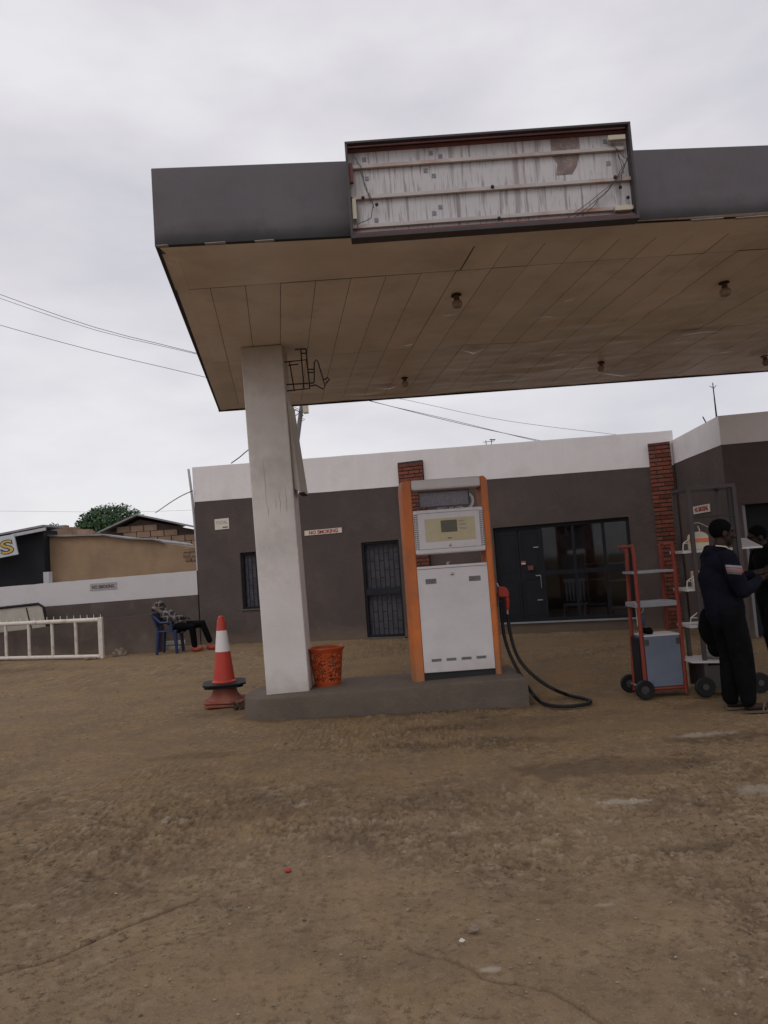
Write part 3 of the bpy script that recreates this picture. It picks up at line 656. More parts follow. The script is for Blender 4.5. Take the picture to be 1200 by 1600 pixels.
# ------------------------------------------------------------------ fuel dispenser
DY = 8.0
def D(u, v, Y=DY): p = P(u, v, Y); return p.x, p.z
def Z6(x, y): return D(590+x/3.3333, 700+y/3.3333)
dx0, dx1 = .195, 1.145; dz0 = .25; dz1 = 2.41
disp = thing('fuel_dispenser', ((dx0+dx1)/2, DY+.25, dz0), 'tall white fuel dispenser with orange side posts standing on the kerb island', 'fuel dispenser')
PW = .075; DD = .46
def post(xa, xb, outer):
    b = MB(); ch = .04
    def ring(z, ins=0):
        if outer < 0: return [(xa-.035+ins, DY+.09, z), (xa+.0+ins, DY, z), (xb, DY, z), (xb, DY+DD, z), (xa+ins, DY+DD, z), (xa-.035+ins, DY+DD-.09, z)]
        return [(xa, DY, z), (xb-ins-.012, DY, z), (xb+.004-ins, DY+.05, z), (xb+.004-ins, DY+DD-.05, z), (xb-.012-ins, DY+DD, z), (xa, DY+DD, z)]
    lv = [(dz0-.03, 0), (dz1-.10, 0), (dz1-.03, .006), (dz1, .03)]
    vs = []; fs = []
    for z, i in lv: vs += ring(z, i)
    for k in range(3):
        for j in range(6): fs.append((k*6+j, k*6+(j+1) % 6, (k+1)*6+(j+1) % 6, (k+1)*6+j))
    fs += [tuple(reversed(range(6))), tuple(range(18, 24))]; b.add(vs, fs)
    return b.build('side_post', 'orange', disp, smooth=True, bevel=.01)
post(dx0+.015, dx0+.015+.10, -1); post(dx1-.075, dx1, 1)
ix0, ix1 = dx0+.115, dx1-.075
def dz(y): return (Z6(205, y)[1]+Z6(570, y-28)[1])/2      # zoom-row on the left edge -> height
b = MB()
b.box((ix0, DY+.005, dz(222)), (ix1, DY+DD-.01, dz(168))); b.build('top_bar', 'dwhite', disp, bevel=.02)
b = MB(); xa = Z6(222, 290)[0]; xb = Z6(481, 280)[0]; b.box((xa, DY+.12, dz(308)), (xb, DY+.15, dz(232))); gp = b.build('header_plate', 'greyplate', disp, bevel=.003)
b = MB(); e_ = .01
za, zc = dz(308), dz(232)
b.box((xa-e_, DY+.112, za-e_), (xb+e_, DY+.119, za)); b.box((xa-e_, DY+.112, zc), (xb+e_, DY+.119, zc+e_)); b.box((xa-e_, DY+.112, za), (xa, DY+.119, zc)); b.box((xb, DY+.112, za), (xb+e_, DY+.119, zc)); b.build('header_rim', 'cartgrey', disp)
b = MB()   # white cut-out letters mostly hidden behind the plate
zl = dz(318)
for u0, u1 in ((316, 368), (380, 402), (414, 440)): b.box((Z6(u0, 300)[0], DY+.16, zl-.002), (Z6(u1, 300)[0], DY+.18, zl+.10))
cxx, czz = Z6(464, 262); n = 18
for k in range(-9, 10):
    a0, a1 = math.pi*k/16-.55, math.pi*(k+1)/16-.55
    if k < 9: b.add([(cxx+math.cos(a)*r_, y_, czz+math.sin(a)*r_*1.05-.01) for y_ in (DY+.16, DY+.18) for (a, r_) in ((a0, .072), (a0, .098), (a1, .098), (a1, .072))], [(0, 1, 2, 3), (7, 6, 5, 4), (0, 4, 5, 1), (1, 5, 6, 2), (2, 6, 7, 3), (3, 7, 4, 0)])
b.build('header_letters', 'dwhite', disp)
b = MB(); h0, h1 = dz(560), dz(328)
b.box((ix0, DY-.012, h0), (ix1, DY+DD, h1)); head = b.build('display_head', 'dwhite', disp, bevel=.018)
fx0, fx1, fz0, fz1 = Z6(212, 440)[0]-.004, Z6(538, 420)[0]-.004, dz(540)+.012, dz(345)-.003
b = MB(); yf = DY-.0125
for a_, c_ in (((fx0, fz0), (fx1, fz0+.003)), ((fx0, fz1), (fx1, fz1+.003)), ((fx0, fz0), (fx0+.003, fz1)), ((fx1-.003, fz0), (fx1, fz1))): b.box((a_[0], yf-.002, a_[1]), (c_[0], yf+.003, c_[1]))
b.build('panel_gap', 'slot', disp)
b = MB(); b.box((Z6(247, 420)[0], yf-.003, dz(495)), (Z6(508, 420)[0], yf+.002, dz(376))); b.build('faded_label', 'yellow', disp)
b = MB(); b.box((Z6(329, 400)[0], yf-.006, dz(450)), (Z6(413, 400)[0], yf-.001, dz(388))); b.build('display_screen', 'lcd', disp)
lx = Z6(422, 400)[0]
for tx, zz, ww in (('PRICE', 398, .065), ('LITRES', 415, .08), ('TOTAL', 436, .085)): text(tx, 'textgrey', disp, (lx, yf-.0035, dz(zz)-.006), ww, .018)
b = MB(); b.box((Z6(364, 470)[0], yf-.005, dz(482)-.004), (Z6(386, 470)[0], yf-.002, dz(482)+.005)); b.build('slot_mark', 'slot', disp)
b = MB(); q = Z6(378, 505); b.tube([(q[0], yf+.002, q[1]), (q[0], yf-.008, q[1])], .013, 14); q = Z6(388, 655); b.tube([(q[0], DY+.012, q[1]), (q[0], DY-.012, q[1])], .014, 14); split(b.build('key_lock', 'chrome', disp, smooth=True), 'key_lock')
b = MB()
for xx in (ix0+.012, ix0+.030, ix1-.030, ix1-.012):
    for k in range(17): b.tube([(xx, yf+.003, fz0+.012+k*(fz1-fz0-.024)/16), (xx, yf-.0015, fz0+.012+k*(fz1-fz0-.024)/16)], .0068, 8)
b.build('speaker_holes', 'slot', disp)
c0, c1 = dz(1178), dz(622)
b = MB(); b.box((ix0, DY+.004, c0), (ix1, DY+DD, c1)); b.build('cabinet', 'dwhite', disp, bevel=.006)
b = MB(); b.box((ix0, DY+.0005, c1-.030), (ix1, DY+.0045, c1-.026)); b.build('lid_line', 'slot', disp)
def vent(a_, c_, y0_, y1_, nn):
    b = MB(); xa, xb = Z6(a_, (y0_+y1_)/2)[0], Z6(c_, (y0_+y1_)/2)[0]
    for k in range(nn): b.box((xa+(xb-xa)*k/nn, DY+.0005, dz(y1_)), (xa+(xb-xa)*(k+.62)/nn, DY+.0045, dz(y0_)))
    b.build('vent', 'slot', disp)
for a_, c_ in ((251, 308), (478, 540)): vent(a_, c_, 688, 714, 11)
for a_ in (283, 361, 440, 518): vent(a_, a_+52, 1107, 1121, 10)
b = MB(); b.box((ix0, DY+.03, dz0-.03), (ix1, DY+DD-.03, c0)); b.build('plinth', 'black', disp)
b = MB(); b.box((dx0+.02, DY+.1, dz(222)+.02), (dx1-.02, DY+.36, dz(175)+.018)); b.build('top_cap', 'cartgrey', disp)
b = MB(); q = Z6(372, 597); b.box((q[0]-.014, DY+.2, c1), (q[0]+.014, DY+.23, c1+.028)); b.box((q[0]-.006, DY+.2, c1+.028), (q[0]+.03, DY+.22, c1+.036)); b.build('padlock', 'boxy', disp)
# nozzle and hose on the right flank
def N3(x, y, Y): p = P(590+x/3.3333, 700+y/3.3333, Y); return (p.x, p.y, p.z)
b = MB(); NY = 8.2
pl = [N3(624, 775, NY), N3(624, 722, NY), N3(660, 722, NY), N3(676, 735, NY), N3(684, 760, NY), N3(681, 780, NY)]
b.prism([(p[0], p[2]) for p in pl], NY-.035, NY+.035)
noz = b.build('nozzle', 'red', disp, bevel=.012, smooth=True)
b = MB(); b.tube([N3(672, 770, NY), N3(677, 800, NY), N3(677, 838, NY)], [.026, .021, .018], 10, round_=True); b.build('nozzle_grip', 'red', disp, smooth=True)
b = MB(); b.tube([N3(620, 705, NY), N3(628, 722, NY)], .012, 8); b.build('hose_joint', 'chrome', disp, smooth=True); b = MB(); b.tube([N3(676, 838, NY), N3(678, 868, NY)], .012, 8); b.build('swivel', 'chrome', disp, smooth=True)
b = MB(); b.box((dx1, NY-.06, dz(860)), (dx1+.03, NY+.06, dz(790))); b.build('nozzle_holster', 'black', disp, bevel=.005)
hp = [(678, 866, 8.2), (682, 910, 8.19), (690, 960, 8.16), (712, 1045, 8.08), (740, 1105, 7.98), (780, 1155, 7.90), (830, 1200, 7.82), (880, 1235, 7.76), (930, 1262, 7.72)]
pts = [Vector(N3(*h)) for h in hp]
for x, y in ((980, 1282), (1040, 1298), (1085, 1308), (1108, 1318), (1100, 1330), (1060, 1339), (1000, 1345), (940, 1345), (885, 1337), (845, 1320)): pts.append(G(590+x/3.3333, 700+y/3.3333, .022))
for h in ((815, 1290, 7.62), (790, 1255, 7.72), (765, 1215, 7.85), (735, 1165, 7.96), (705, 1110, 8.04), (680, 1050, 8.1), (662, 990, 8.15), (652, 930, 8.18), (645, 860, 8.2), (640, 800, 8.2)): pts.append(Vector(N3(*h)))
def smoothp(p, k=4):
    o_ = []
    for i in range(len(p)-1):
        p0, p1, p2, p3 = p[max(i-1, 0)], p[i], p[i+1], p[min(i+2, len(p)-1)]
        for j in range(k):
            t = j/k; o_.append(.5*((2*p1)+(p2-p0)*t+(2*p0-5*p1+4*p2-p3)*t*t+(3*p1-p0-3*p2+p3)*t**3))
    o_.append(p[-1]); return o_
b = MB(); b.tube(smoothp(pts), .0185, 10); b.build('hose', 'rubber', disp, smooth=True)

# ------------------------------------------------------------------ station building
FA, FB = Vector((-4.441, 17.312)), Vector((4.46, 14.07)); FANG = math.atan2(FB.y-FA.y, FB.x-FA.x)
FF = Fr((FA.x, FA.y, 0), FANG)
def fpt(u, v):
    r = ray(u, v); d = (FB-FA).normalized(); nrm = Vector((d.y, -d.x)); t = FA.dot(nrm)/(r.x*nrm.x+r.y*nrm.y)
    return (Vector((r.x*t, r.y*t))-FA).dot(d), r.z*t+CH
bld = thing('station_building', (0, 15.7, 0), 'long brown station building with a white parapet band and dark shopfront', 'building')
SE = 10.56
def wtop(s): return 4.15-.0473*s
def wband(s): return 3.325-.031*s
holes = [(1.15, 1.78, .76, 2.045), (4.15, 5.005, 0.02, 2.045), (7.03, 9.64, .21, 2.115)]
ss = sorted({0, SE, *[h[0] for h in holes], *[h[1] for h in holes]}); zz_ = sorted({-.05, *[h[2] for h in holes], *[h[3] for h in holes]})
b = MB(FF)
for i in range(len(ss)-1):
    for j in range(len(zz_)):
        a, c = ss[i], ss[i+1]; z_0 = zz_[j]; z_1 = zz_[j+1] if j+1 < len(zz_) else None
        if any(a >= h[0]-1e-6 and c <= h[1]+1e-6 and z_0 >= h[2]-1e-6 and z_1 is not None and z_1 <= h[3]+1e-6 for h in holes): continue
        za, zc = (z_1, z_1) if z_1 else (wband(a), wband(c))
        b.add([(a, 0, z_0), (c, 0, z_0), (c, 0, zc), (a, 0, za)], [(0, 1, 2, 3)])
for s0, s1, h0_, h1_ in holes:
    b.add([(s0, 0, h0_), (s1, 0, h0_), (s1, .22, h0_), (s0, .22, h0_), (s0, 0, h1_), (s1, 0, h1_), (s1, .22, h1_), (s0, .22, h1_)], [(0, 1, 2, 3), (4, 7, 6, 5), (0, 3, 7, 4), (1, 5, 6, 2)])
b.add([(0, 0, -.05), (0, 6, -.05), (0, 6, wband(0)), (0, 0, wband(0))], [(0, 1, 2, 3)])
b.add([(0, 6, -.05), (SE, 6, -.05), (SE, 6, 3.2), (0, 6, 3.2)], [(0, 1, 2, 3)])
b.build('wall', 'wall', bld)
b = MB(FF); ns = 30
for i in range(ns):
    a, c = SE*i/ns, SE*(i+1)/ns
    w1, w2 = [.007*mnoise.noise(Vector((q_*3, 0, 0))) for q_ in (a, c)]; y1, y2 = -.004, -.004
    b.add([(a, -.004, wband(a)+w1), (c, -.004, wband(c)+w2), (c, -.004, wtop(c)+w2), (a, -.004, wtop(a)+w1), (a, .2, wtop(a)+w1), (c, .2, wtop(c)+w2), (a, .2, 3.0), (c, .2, 3.0)], [(0, 1, 2, 3), (3, 2, 5, 4), (4, 5, 7, 6)])
b.add([(-.004, -.004, wband(0)), (-.004, 6, wband(0)), (-.004, 6, wtop(0)), (-.004, -.004, wtop(0))], [(0, 1, 2, 3)])
b.add([(0, .2, wtop(0)), (0, 6, wtop(0)), (.2, 6, wtop(0)), (.2, .2, wtop(0))], [(0, 1, 2, 3)])
b.build('parapet', 'white_wall', bld)
b = MB(FF); b.box((.02, .22, 2.95), (SE, 5.98, 3.1)); b.build('roof', 'conc', bld)
b = MB(FF); b.add([(0.3, .5, 0.02), (SE, .5, .02), (SE, 5.9, .02), (.3, 5.9, .02)], [(0, 1, 2, 3)]); b.add([(.3, 5.9, 0), (SE, 5.9, 0), (SE, 5.9, 2.95), (.3, 5.9, 2.95)], [(0, 1, 2, 3)])
b.add([(5.8, .22, 0), (5.8, 5.9, 0), (5.8, 5.9, 2.95), (5.8, .22, 2.95)], [(0, 1, 2, 3)]); b.build('interior', mat('dim_interior', (.10, .085, .075), .9, .2, 2, 0), bld)
# window with grille
def grille(parent, s0, s1, z0_, z1_, y, name, mid=True, n=5, seed=1, fw=.045):
    b = MB(FF); r_ = random.Random(seed)
    b.box((s0, y, z0_), (s0+fw, y+.05, z1_)); b.box((s1-fw, y, z0_), (s1, y+.05, z1_)); b.box((s0+fw, y, z1_-fw), (s1-fw, y+.05, z1_)); b.box((s0+fw, y, z0_), (s1-fw, y+.05, z0_+fw))
    b.build(name+'_frame', 'navy', parent, bevel=.003)
    b = MB(FF); pw = (s1-s0-2*fw)/n
    for k in range(1, n): xx = s0+fw+k*pw; b.box((xx-.009, y+.01, z0_+fw), (xx+.009, y+.028, z1_-fw))
    for k in range(n):
        zc = z0_+fw+(.12 if k % 2 else .28)
        while zc < z1_-fw-.05: b.box((s0+fw+k*pw+.009, y+.012, zc-.009), (s0+fw+(k+1)*pw-.009, y+.026, zc+.009)); zc += .36
    if mid: zm = (z0_+z1_)/2-.05; b.box((s0+fw, y-.002, zm-.07), (s1-fw, y+.008, zm+.07))
    b.build(name+'_bars', 'navy2', parent)
win = MB(FF); win.box((1.16, .14, .77), (1.77, .15, 2.035)); w_ = win.build('window', 'curtain', bld); grille(w_, 1.16, 1.77, .765, 2.04, .05, 'window', False, 5)
win = MB(FF); win.box((4.16, .16, .03), (4.995, .17, 2.035)); w_ = win.build('door', 'curtain', bld); grille(w_, 4.155, 5.0, .025, 2.04, .03, 'door', True, 7)
b = MB(FF); b.box((4.13, -.10, -.03), (5.03, .03, .018)); b.build('doorstep', 'conc', bld)
b = MB(FF); b.box((1.13, -.03, .73), (1.80, .05, .758)); b.build('window_sill', 'wall_low', bld)
# shopfront: solid double door at the left, glass bays at the right
y = .06
b = MB(FF); b.box((7.035, y, .215), (9.635, y+.06, .275)); b.box((7.035, y, 2.04), (9.635, y+.06, 2.11))
for s in (7.035, 7.93, 8.55, 9.12, 9.575): b.box((s, y+.002, .275), (s+.06, y+.058, 2.04))
b.box((7.99, y+.004, 1.10), (9.575, y+.054, 1.19)); b.build('shopfront_frame', 'navy', bld, bevel=.003)
for a_, c_ in ((7.095, 7.50), (7.51, 7.93)):
    b = MB(FF); b.box((a_, y+.01, .28), (c_, y+.05, 2.035))
    for p0, p1 in ((.34, 1.05), (1.18, 1.96)):
        b.box((a_+.05, y+.004, p0), (a_+.065, y+.01, p1)); b.box((c_-.065, y+.004, p0), (c_-.05, y+.01, p1)); b.box((a_+.065, y+.004, p0), (c_-.065, y+.01, p0+.015)); b.box((a_+.065, y+.004, p1-.015), (c_-.065, y+.01, p1))
    b.build('door_leaf', 'navy', bld, bevel=.002)
b = MB(FF)
for zz in (.62, 1.10, 1.66): b.box((7.80, y-.02, zz), (7.90, y-.006, zz+.018))
b.tube([(7.90, y-.02, .85), (7.90, y-.045, .87), (7.90, y-.045, 1.08), (7.90, y-.02, 1.10)], .007, 6); b.build('door_handle', 'chrome', bld)
b = MB(FF); q = fpt(817, 878); b.box((q[0]-.04, y-.006, q[1]-.05), (q[0]+.04, y+.003, q[1]+.01)); b.build('door_sticker', 'plate', bld)
b = MB(FF); b.box((q[0]-.038, y-.008, q[1]-.02), (q[0]+.038, y-.0065, q[1]+.008)); b.build('door_sticker', 'red', bld)
b = MB(FF); q = fpt(829, 887); b.box((q[0]-.06, y-.03, q[1]-.05), (q[0]+.05, y+.0, q[1]+.04)); b.build('lock_box', 'rust', bld, bevel=.005)
for a_, c_ in ((7.99, 8.55), (8.61, 9.12), (9.18, 9.575)):
    b = MB(FF); b.box((a_, y+.02, .275), (c_, y+.026, 1.10)); b.build('shop_pane', 'glass', bld)
    b = MB(FF); b.box((a_, y+.02, 1.19), (c_, y+.026, 2.04)); b.build('shop_pane', 'glass', bld)
b = MB(FF); b.box((7.03, -.035, .185), (9.66, .055, .212)); b.build('shop_sill', 'shelfgrey', bld)
# brick pillars
def brick_pillar(s0, s1, zt_, label=None):
    b = MB(FF); b.box((s0+.006, -.085, -.02), (s1-.006, -.002, zt_-.004)); pil = b.build('brick_pillar', 'mortar', bld)
    if label: pil['label'] = label
    b = MB(FF); r_ = random.Random(int(s0*10)); z = .0; row = 0; hb = .066; wd = s1-s0
    while z < zt_-.05:
        cuts = [0, .24, .48, wd] if row % 2 == 0 else [0, .12, .36, wd]
        cuts = [c for c in cuts if c < wd-.02]+[wd]
        for a_, c_ in zip(cuts[:-1], cuts[1:]):
            jj = r_.uniform(-.003, .004); b.box((s0+a_+.006, -.1-jj, z+.006), (s0+c_-.006, -.01, min(z+hb-.002, zt_)))
        z += hb+.011; row += 1
    b.build('bricks', 'brick', pil, bevel=.003)
brick_pillar(5.13, 5.68, 3.66); brick_pillar(10.10, 10.50, 3.44)
# right wing with its chamfered white band
W0 = Vector((5.45, 13.70)); W1 = Vector((5.39, 11.60)); W2 = Vector((9.5, 11.0))
wing = MB(); zb = 3.06
def zof(u, v, pt):      # height of the pixel at plan point
    r = ray(u, v); return r.z*(pt.y/r.y)+CH
zA, zB_, zC = zof(1048, 725, W0), zof(1129, 695, W1), zof(1200, 690, Vector((6.11, 11.46)))
tA, tB, tC = zof(1047, 689, W0), zof(1122, 650, W1), zof(1200, 642, Vector((6.11, 11.46)))
slope_b = (zC-zB_)/.72; slope_t = (tC-tB)/.72
OX0 = P(1166, 800, 11.45).x; OZ1 = P(1180, 786, 11.4).z; OX1 = OX0+1.1
def wy(x): return W1.y+(W2.y-W1.y)*(x-W1.x)/(W2.x-W1.x)
def zbx(x): return zB_
wing.add([(W0.x, W0.y, -.05), (W1.x, W1.y, -.05), (W1.x, W1.y, zB_), (W0.x, W0.y, zA)], [(0, 1, 2, 3)])
for xa, xb, z_0, z_1 in ((W1.x, OX0, -.05, None), (OX1, W2.x, -.05, None), (OX0, OX1, OZ1, None)):
    wing.add([(xa, wy(xa), z_0), (xb, wy(xb), z_0), (xb, wy(xb), zB_), (xa, wy(xa), zB_)], [(0, 1, 2, 3)])
wing.add([(OX0, wy(OX0), -.05), (OX0, wy(OX0)+.2, -.05), (OX0, wy(OX0)+.2, OZ1), (OX0, wy(OX0), OZ1)], [(0, 1, 2, 3)])
wing.add([(OX1, wy(OX1), -.05), (OX1, wy(OX1)+.2, -.05), (OX1, wy(OX1)+.2, OZ1), (OX1, wy(OX1), OZ1)], [(0, 1, 2, 3)])
wing.add([(OX0, wy(OX0), OZ1), (OX0, wy(OX0)+.2, OZ1), (OX1, wy(OX1)+.2, OZ1), (OX1, wy(OX1), OZ1)], [(0, 1, 2, 3)])
wing.add([(W2.x, W2.y, -.05), (W2.x, 17, -.05), (W2.x, 17, 3.2), (W2.x, W2.y, 3.2)], [(0, 1, 2, 3)])
wing.build('wing_wall', 'wall', bld)
b = MB(); o_ = .005
b.add([(W0.x-o_, W0.y, zA), (W1.x-o_, W1.y-o_, zB_), (W1.x-o_, W1.y-o_, tB), (W0.x-o_, W0.y, tA), (W2.x, W2.y-o_, zB_), (W2.x, W2.y-o_, tB), (W0.x+.2, W0.y, tA), (W1.x+.2, W1.y+.2, tB), (W2.x, W2.y+.2, tB), (W1.x+.2, W1.y+.2, 2.9), (W2.x, W2.y+.2, 2.9), (W0.x+.2, W0.y, 2.9)],
      [(0, 1, 2, 3), (1, 4, 5, 2), (3, 2, 7, 6), (2, 5, 8, 7), (7, 8, 10, 9), (6, 7, 9, 11)])
b.build('wing_parapet', 'white_wall', bld)
b = MB(); b.add([(5.5, 11.9, 3.0), (9.4, 11.4, 3.0), (9.4, 17, 3.0), (5.5, 17, 3.0)], [(0, 1, 2, 3)]); b.build('wing_roof', 'conc', bld)
b = MB(); b.box((OX0+.02, wy(OX0)+.05, 0), (OX0+.07, wy(OX0)+.10, OZ1)); b.build('wing_door_frame', 'shelfgrey', bld)
b = MB(); b.box((OX0-.01, wy(OX0)+.18, 0), (OX1+.02, wy(OX0)+.2, OZ1+.02)); b.build('wing_door', 'shed', bld)  # near-black sheet paints the darkness inside the wing doorway

# goods seen through the shop glass
def stand_in_shop(s, y_, label):
    p = FF.m @ Vector((s, y_, 0.02)); t = thing('display_stand', p, label, 'stand', 'orange stands inside the shop'); f2 = Fr(p, FANG)
    b = MB(f2)
    for xx, yy in ((0, 0), (.42, 0), (0, .3), (.42, .3)): b.tube([(xx, yy, 0), (xx+.0, yy, 1.45)], .018, 8)
    b.build('tube_frame', 'trolley', t, smooth=True)
    b = MB(f2)
    for z in (.3, .85, 1.2): b.box((.0, 0, z), (.42, .3, z+.03))
    b.build('shelf', 'shelfgrey', t); return t
stand_in_shop(9.12, .9, 'orange tube stand standing inside the shop behind the glass, nearer the window')
stand_in_shop(8.55, 2.2, 'orange tube stand deeper inside the shop behind the glass')
p = FF.m @ Vector((8.2, .7, 0)); t = thing('stacked_chair', p, 'pale plastic chair seen dimly through the middle of the shop glass', 'chair'); f2 = Fr(p, FANG)
b = MB(f2)
for xx, yy in ((0, 0), (.4, 0), (0, .4), (.4, .4)): b.tube([(xx, yy, 0), (xx+.03, yy, .45)], .02, 6)
b.build('leg', 'shelfgrey', t); b = MB(f2); b.box((0, 0, .44), (.44, .42, .47)); b.build('seat', 'shelfgrey', t)
b = MB(f2)
for k in range(6): b.box((.03+k*.07, .40, .5), (.06+k*.07, .42, .9))
b.box((0, .40, .9), (.44, .42, .97)); b.build('backrest', 'shelfgrey', t)
b = MB(FF)
for s0, s1, z0_, z1_ in ((8.15, 8.3, 1.75, 2.0), (8.68, 8.86, 1.55, 2.02), (8.9, 9.06, 1.6, 2.02)): b.box((s0, .55, z0_), (s1, .57, z1_))
tag(b.build('hanging_cloth', 'curtain', root=FF.m @ Vector((8.6, .56, 1.6))), 'pale cloths hanging behind the top of the shop glass', 'cloth')

# wall signs
def sign(name, u0, v0, u1, v1, txt, plate, tm, label, bold=.02):
    a = fpt(u0, v0); c = fpt(u1, v1); t = thing(name, FF.m @ Vector(((a[0]+c[0])/2, 0, c[1])), label, 'sign')
    if name == 'no_smoking_sign': t['group'] = 'NO SMOKING signs'
    b = MB(FF); b.box((a[0], -.012, c[1]), (c[0], -.002, a[1])); b.build('sign_plate', plate, t)
    return t, a, c
t, a, c = sign('no_smoking_sign', 476, 829.5, 534.5, 832, 'x', 'plate', 'textred', 'cream NO SMOKING sign in red capitals on the brown facade beside the column')
hh = a[1]-c[1]; p = FF.m @ Vector((a[0]+.11, -.0125, c[1]+hh*.13)); text('NO SMOKING', 'textred', t, p, (c[0]-a[0])*.78, hh*.76, FANG, .003, .032)
t, a, c = sign('small_notice', 335.5, 811.5, 358.5, 826, 'x', 'plate', 'textgrey', 'small square white notice with faint lettering near the left corner of the facade')
w__ = c[0]-a[0]; hh = a[1]-c[1]; text('TOTAL', 'textgrey', t, FF.m @ Vector((a[0]+.03, -.0125, c[1]+hh*.50)), w__*.84, hh*.30, FANG, .003, .0)
b = MB(FF); b.box((a[0]+w__*.55, -.015, c[1]+.03), (a[0]+w__*.92, -.0125, c[1]+.055)); b.build('printed_bar', 'textblk', t)
# sign on the side wall of the wing
wa = math.atan2(W1.y-W0.y, W1.x-W0.x); WF = Fr((W0.x, W0.y, 0), wa)
def wpt(u, v):
    r = ray(u, v); d = (W1-W0).normalized(); nrm = Vector((d.y, -d.x)); k = W0.dot(nrm)/(r.x*nrm.x+r.y*nrm.y); return (Vector((r.x*k, r.y*k))-W0).dot(d), r.z*k+CH
a = wpt(1084.5, 792); c = wpt(1111.5, 799)
t = thing('no_smoking_sign', WF.m @ Vector(((a[0]+c[0])/2, -.01, c[1])), 'white NO SMOKING sign seen through the top of the grey cart frame', 'sign', 'NO SMOKING signs')
b = MB(WF); b.box((a[0], -.02, c[1]), (c[0], -.006, a[1])); b.build('sign_plate', 'plate', t)
text('NO SMOKING', 'textred', t, WF.m @ Vector((a[0]+(c[0]-a[0])*.1, -.021, c[1]+(a[1]-c[1])*.2)), (c[0]-a[0])*.8, (a[1]-c[1])*.66, wa, .003, .02)

# roof bits: antenna rods, corner pipe
an = P(1120, 650, 11.75)
b = MB(); q = [P(1120, 655, 11.75), P(1113.5, 598, 11.75)]; b.tube(q, [.014, .007], 6); c = P(1115, 607, 11.75)
for u, v in ((1109, 603), (1119, 602)): b.tube([c, P(u, v, 11.75)], .005, 5)
tag(b.build('antenna_rod', 'wire', root=an), 'thin iron rod with three prongs standing on the corner of the white wing parapet', 'antenna')
b = MB(); b.tube([P(1103, 660, 12.2), P(1098, 651, 12.2)], .01, 5); tag(b.build('rebar_stub', 'wire', root=P(1103, 660, 12.2)), 'short rebar stub poking above the white parapet left of the pronged rod', 'rebar')
b = MB(); b.tube([P(760, 696, 15.5), P(759, 688, 15.5)], .008, 5); b.tube([P(768, 696, 15.5), P(768, 687, 15.5)], .008, 5); b.tube([P(755, 691, 15.5), P(773, 689, 15.5)], .006, 5); b.tube([P(765, 687, 15.5), P(774, 687, 15.5)], .012, 5)
tag(b.build('roof_aerial', 'wire', root=P(765, 696, 15.5)), 'small bent aerial poking above the middle of the long white parapet', 'antenna')
b = MB(); b.tube([P(294.5, 733, 17.75), P(300, 775, 17.75), P(306, 838, 17.75), P(310, 905, 17.75), Vector((P(311, 905, 17.75).x, 17.75, 0))], .03, 10); pp = P(314, 980, 17.75)
tag(b.build('drain_pipe', 'pale_pipe', root=pp, smooth=True), 'thin pale pipe standing against the left corner of the station building', 'pipe')

# ------------------------------------------------------------------ left side: boundary wall, low wall, houses
bw = thing('boundary_wall', (-8, 17.9, 0), 'long boundary wall painted white above and brown below, left of the station', 'wall')
BA, BB = Vector((-4.47, 17.31)), Vector((-16.5, 18.9))
bd = (BB-BA).normalized(); ba = math.atan2(-bd.y, -bd.x); BF = Fr((BA.x, BA.y, 0), ba)   # x negative leftwards
def bpt(u, v, A=BA, B=BB):
    r = ray(u, v); d = (B-A).normalized(); nrm = Vector((d.y, -d.x)); k = A.dot(nrm)/(r.x*nrm.x+r.y*nrm.y); return -(Vector((r.x*k, r.y*k))-A).dot(d), r.z*k+CH
tl, tr = bpt(5, 917), bpt(313, 891); ml, mr_ = bpt(67, 948), bpt(313, 929)
st = (tr[1]-tl[1])/(tr[0]-tl[0]); sm = (mr_[1]-ml[1])/(mr_[0]-ml[0])
Lw = -11.8
def btop(s): return tr[1]+st*(s-tr[0])+.012*mnoise.noise(Vector((s*4, 0, 0)))
def bmid(s): return mr_[1]+sm*(s-mr_[0])
b = MB(BF); n = 60
for i in range(n):
    a, c = Lw*i/n, Lw*(i+1)/n; b.hexa([(c, -.004, bmid(c)), (a, -.004, bmid(a)), (a, .2, bmid(a)), (c, .2, bmid(c))], [(c, -.004, btop(c)), (a, -.004, btop(a)), (a, .2, btop(a)), (c, .2, btop(c))])
b.build('white_band', 'grimy_white', bw)
b = MB(BF); b.hexa([(Lw, 0, -.05), (0, 0, -.05), (0, .19, -.05), (Lw, .19, -.05)], [(Lw, 0, bmid(Lw)-.002), (0, 0, bmid(0)-.002), (0, .19, bmid(0)-.002), (Lw, .19, bmid(Lw)-.002)]); b.build('brown_base', 'wall_low', bw)
q0, q1 = bpt(141, 912), bpt(183, 920)
t = thing('no_smoking_sign', BF.m @ Vector(((q0[0]+q1[0])/2, 0, q1[1])), 'small grey NO SMOKING plate in dark letters on the white band of the boundary wall', 'sign', 'NO SMOKING signs')
zz = (bpt(141, 923)[1]+q1[1])/2; zt2 = (q0[1]+bpt(183, 909.5)[1])/2
b = MB(BF); b.box((q0[0], -.016, zz), (q1[0], -.006, zt2)); b.build('sign_plate', 'plate_g', t)
text('NO SMOKING', 'textblk', t, BF.m @ Vector((q0[0]+.05, -.017, zz+.035)), (q1[0]-q0[0])*.84, (zt2-zz)*.5, ba, .003, .02)
b = MB(BF); q = bpt(73, 912); b.box((q[0]-.08, -.0, btop(q[0])-.02), (q[0]+.06, .15, btop(q[0])+.27)); tag(b.build('concrete_stub', 'pale_pipe', root=BF.m @ Vector((q[0], 0, btop(q[0])))), 'pale concrete stub standing on the boundary wall at the end of the dark shed', 'pillar')
